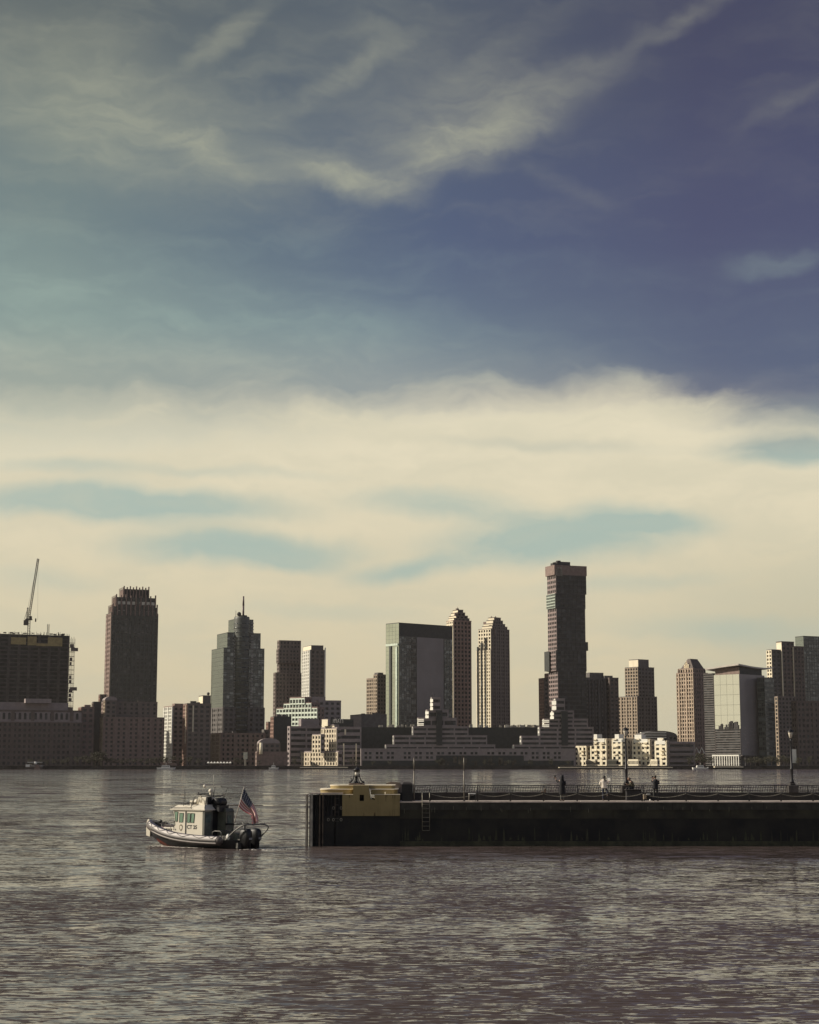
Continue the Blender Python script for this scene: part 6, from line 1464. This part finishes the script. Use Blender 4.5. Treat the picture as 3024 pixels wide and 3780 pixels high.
# foam at the bow and stern
foam = mat('foam', (.62, .58, .52), .7, var=.2, scale=3); r = random.Random(21); mb = MB()
Mb = Matrix.Translation((bo0.x, 113.0, 0)) @ Matrix.Rotation(HD, 4, 'Z')
for k in range(150):
    t = r.random()
    if t < .5: q = Vector((3.6-r.random()*5.2, 1.15+r.random()*.25+.15*r.gauss(0, 1), .0)); q.y = min(q.y, 1.9) if q.x < 2.5 else .5+r.random()*.5
    else: q = Vector((-4.7-r.random()*2.2, r.gauss(0, .6), 0))
    q = Mb @ q; sx, sy = r.uniform(.04, .16), r.uniform(.03, .08); mb.lathe([(1, -.01), (.7, .010), (.2, .016)], 7, (0, 0, 0)); L7 = 21
    for i in range(len(mb.v)-L7, len(mb.v)): x, y, z_ = mb.v[i]; mb.v[i] = (q.x+x*sx, q.y+y*sy, z_)
tag(mb.obj('wake_foam', foam), 'scattered pale foam along the patrol boat waterline and behind its engines', 'foam', kind='stuff')

# moored craft and clutter along the far bank
def launch(px, py, ln, label, name='motor_yacht'):
    p = at(px, py, 1394); e = thing(name, label, 'yacht', (p.x, 1394, 0), R(4)); L2 = ln/2
    mb = MB(); mb.add([(-L2, 0, 1.5), (L2*.85, 0, 1.4), (L2*1.1, 2, 1.9), (L2*.85, 4, 1.4), (-L2, 4, 1.5), (-L2*.95, .5, -.4), (L2*.75, .6, -.4), (L2*.95, 2, -.4), (L2*.75, 3.4, -.4), (-L2*.95, 3.5, -.4)], [(0, 1, 2, 3, 4), (5, 6, 1, 0), (6, 7, 2, 1), (7, 8, 3, 2), (8, 9, 4, 3), (9, 5, 0, 4), (9, 8, 7, 6, 5)]); mb.obj('hull', white_paint, e)
    mb = MB(); mb.box(-L2*.5, L2*.45, .6, 3.4, 1.45, 3.2, taper=(.5, .2)); mb.obj('cabin', white_paint, e)
    mb = MB(); mb.box(-L2*.42, L2*.36, .62, 3.38, 2.1, 2.6); mb.obj('window_band', glass_dark, e)
    mb = MB(); mb.tube([(0, 2, 3.1), (0, 2, 5.4)], .08, 5); mb.obj('mast', white_paint, e)
launch(2588, 2838, 13, 'white motor yacht moored at the bank between cream apartments and white colonnade')
launch(612, 2840, 15, 'low white motor yacht moored below the white stripped block')
launch(1010, 2838, 8, 'small white launch moored below the barrel roofed terminal')
p = at(622, 2830, 1403); e = thing('landing_shed', 'brown shed with slanted roof on the bank behind the low white yacht', 'shed', (p.x, 1404, 0)); mb = MB(); mb.box(-6, 6, 1.5, 6, 2.6, 5.2); mb.obj('wall', br_brown, e); mb = MB(); mb.prism([(-7.5, 4.6), (7.5, 7.4), (7.5, 7.9), (-7.5, 5.1)], .8, 6.8); mb.obj('roof', mat('dusty_rose_roof', (.26, .17, .15), .8), e)
# ferry at the far left
YF2 = 1392.; p = at(128, 2840, YF2); k_ = YF2/F
fe = thing('ferry', 'small white and brown river ferry seen nearly end on at the far left bank', 'ferry', (p.x, YF2, 0), R(8))
def q(px): return (px-128)*k_
def qz(py): return zat(py, YF2)
mb = MB(); mb.prism([(q(93), -.4), (q(158), -.4), (q(161), qz(2836)), (q(90), qz(2836))], 0, 22); mb.obj('hull', metal_dark, fe)
mb = MB(); mb.prism([(q(124), qz(2842.5)), (q(148), qz(2842.5)), (q(142), qz(2823)), (q(131), qz(2823))], -.6, 1.5); mb.obj('bow_ramp', br_brown, fe)
mb = MB(); mb.box(q(94), q(108), .2, 18, qz(2843), qz(2837.5)); mb.box(q(95), q(110), .3, 18, qz(2831), qz(2822)); split_parts(mb, 'cabin_side', white_paint, fe)
mb = MB(); mb.box(q(95), q(152), .8, 20, qz(2836), qz(2824)); mb.obj('lower_deck', br_dark, fe)
mb = MB(); mb.box(q(112), q(156), 0, 20, qz(2828.3), qz(2826.8)); mb.obj('deck_rail', white_paint, fe)
mb = MB(); mb.box(q(101), q(149), .4, 20, qz(2815), qz(2813)); mb.obj('canopy', white_paint, fe)
for px in (103, 117, 135, 147): mb = MB(); mb.box(q(px)-.1, q(px)+.1, .5, .7, qz(2824), qz(2815)-.01); mb.obj('canopy_post', metal_dark, fe)
mb = MB(); mb.lathe([(1.1, 0), (1.3, .6), (1.3, 1.6), (.9, 2.2)], 10, (q(130), 1.2, qz(2822))); mb.obj('wheelhouse', white_paint, fe)

# ------------------------------------------------------------------ thin river air
hz = bpy.data.materials.new('haze'); hz.use_nodes = True; hn = hz.node_tree; hn.nodes.clear()
ho = hn.nodes.new('ShaderNodeOutputMaterial'); hv = hn.nodes.new('ShaderNodeVolumePrincipled')
hv.inputs['Color'].default_value = (.92, .84, .78, 1); hv.inputs['Density'].default_value = 1.9e-5; hv.inputs['Anisotropy'].default_value = .1
hn.links.new(hv.outputs[0], ho.inputs['Volume'])
mb = MB(); mb.box(-6100, 6100, -500, 9100, -5, 262); tag(mb.obj('haze', hz), kind='stuff')
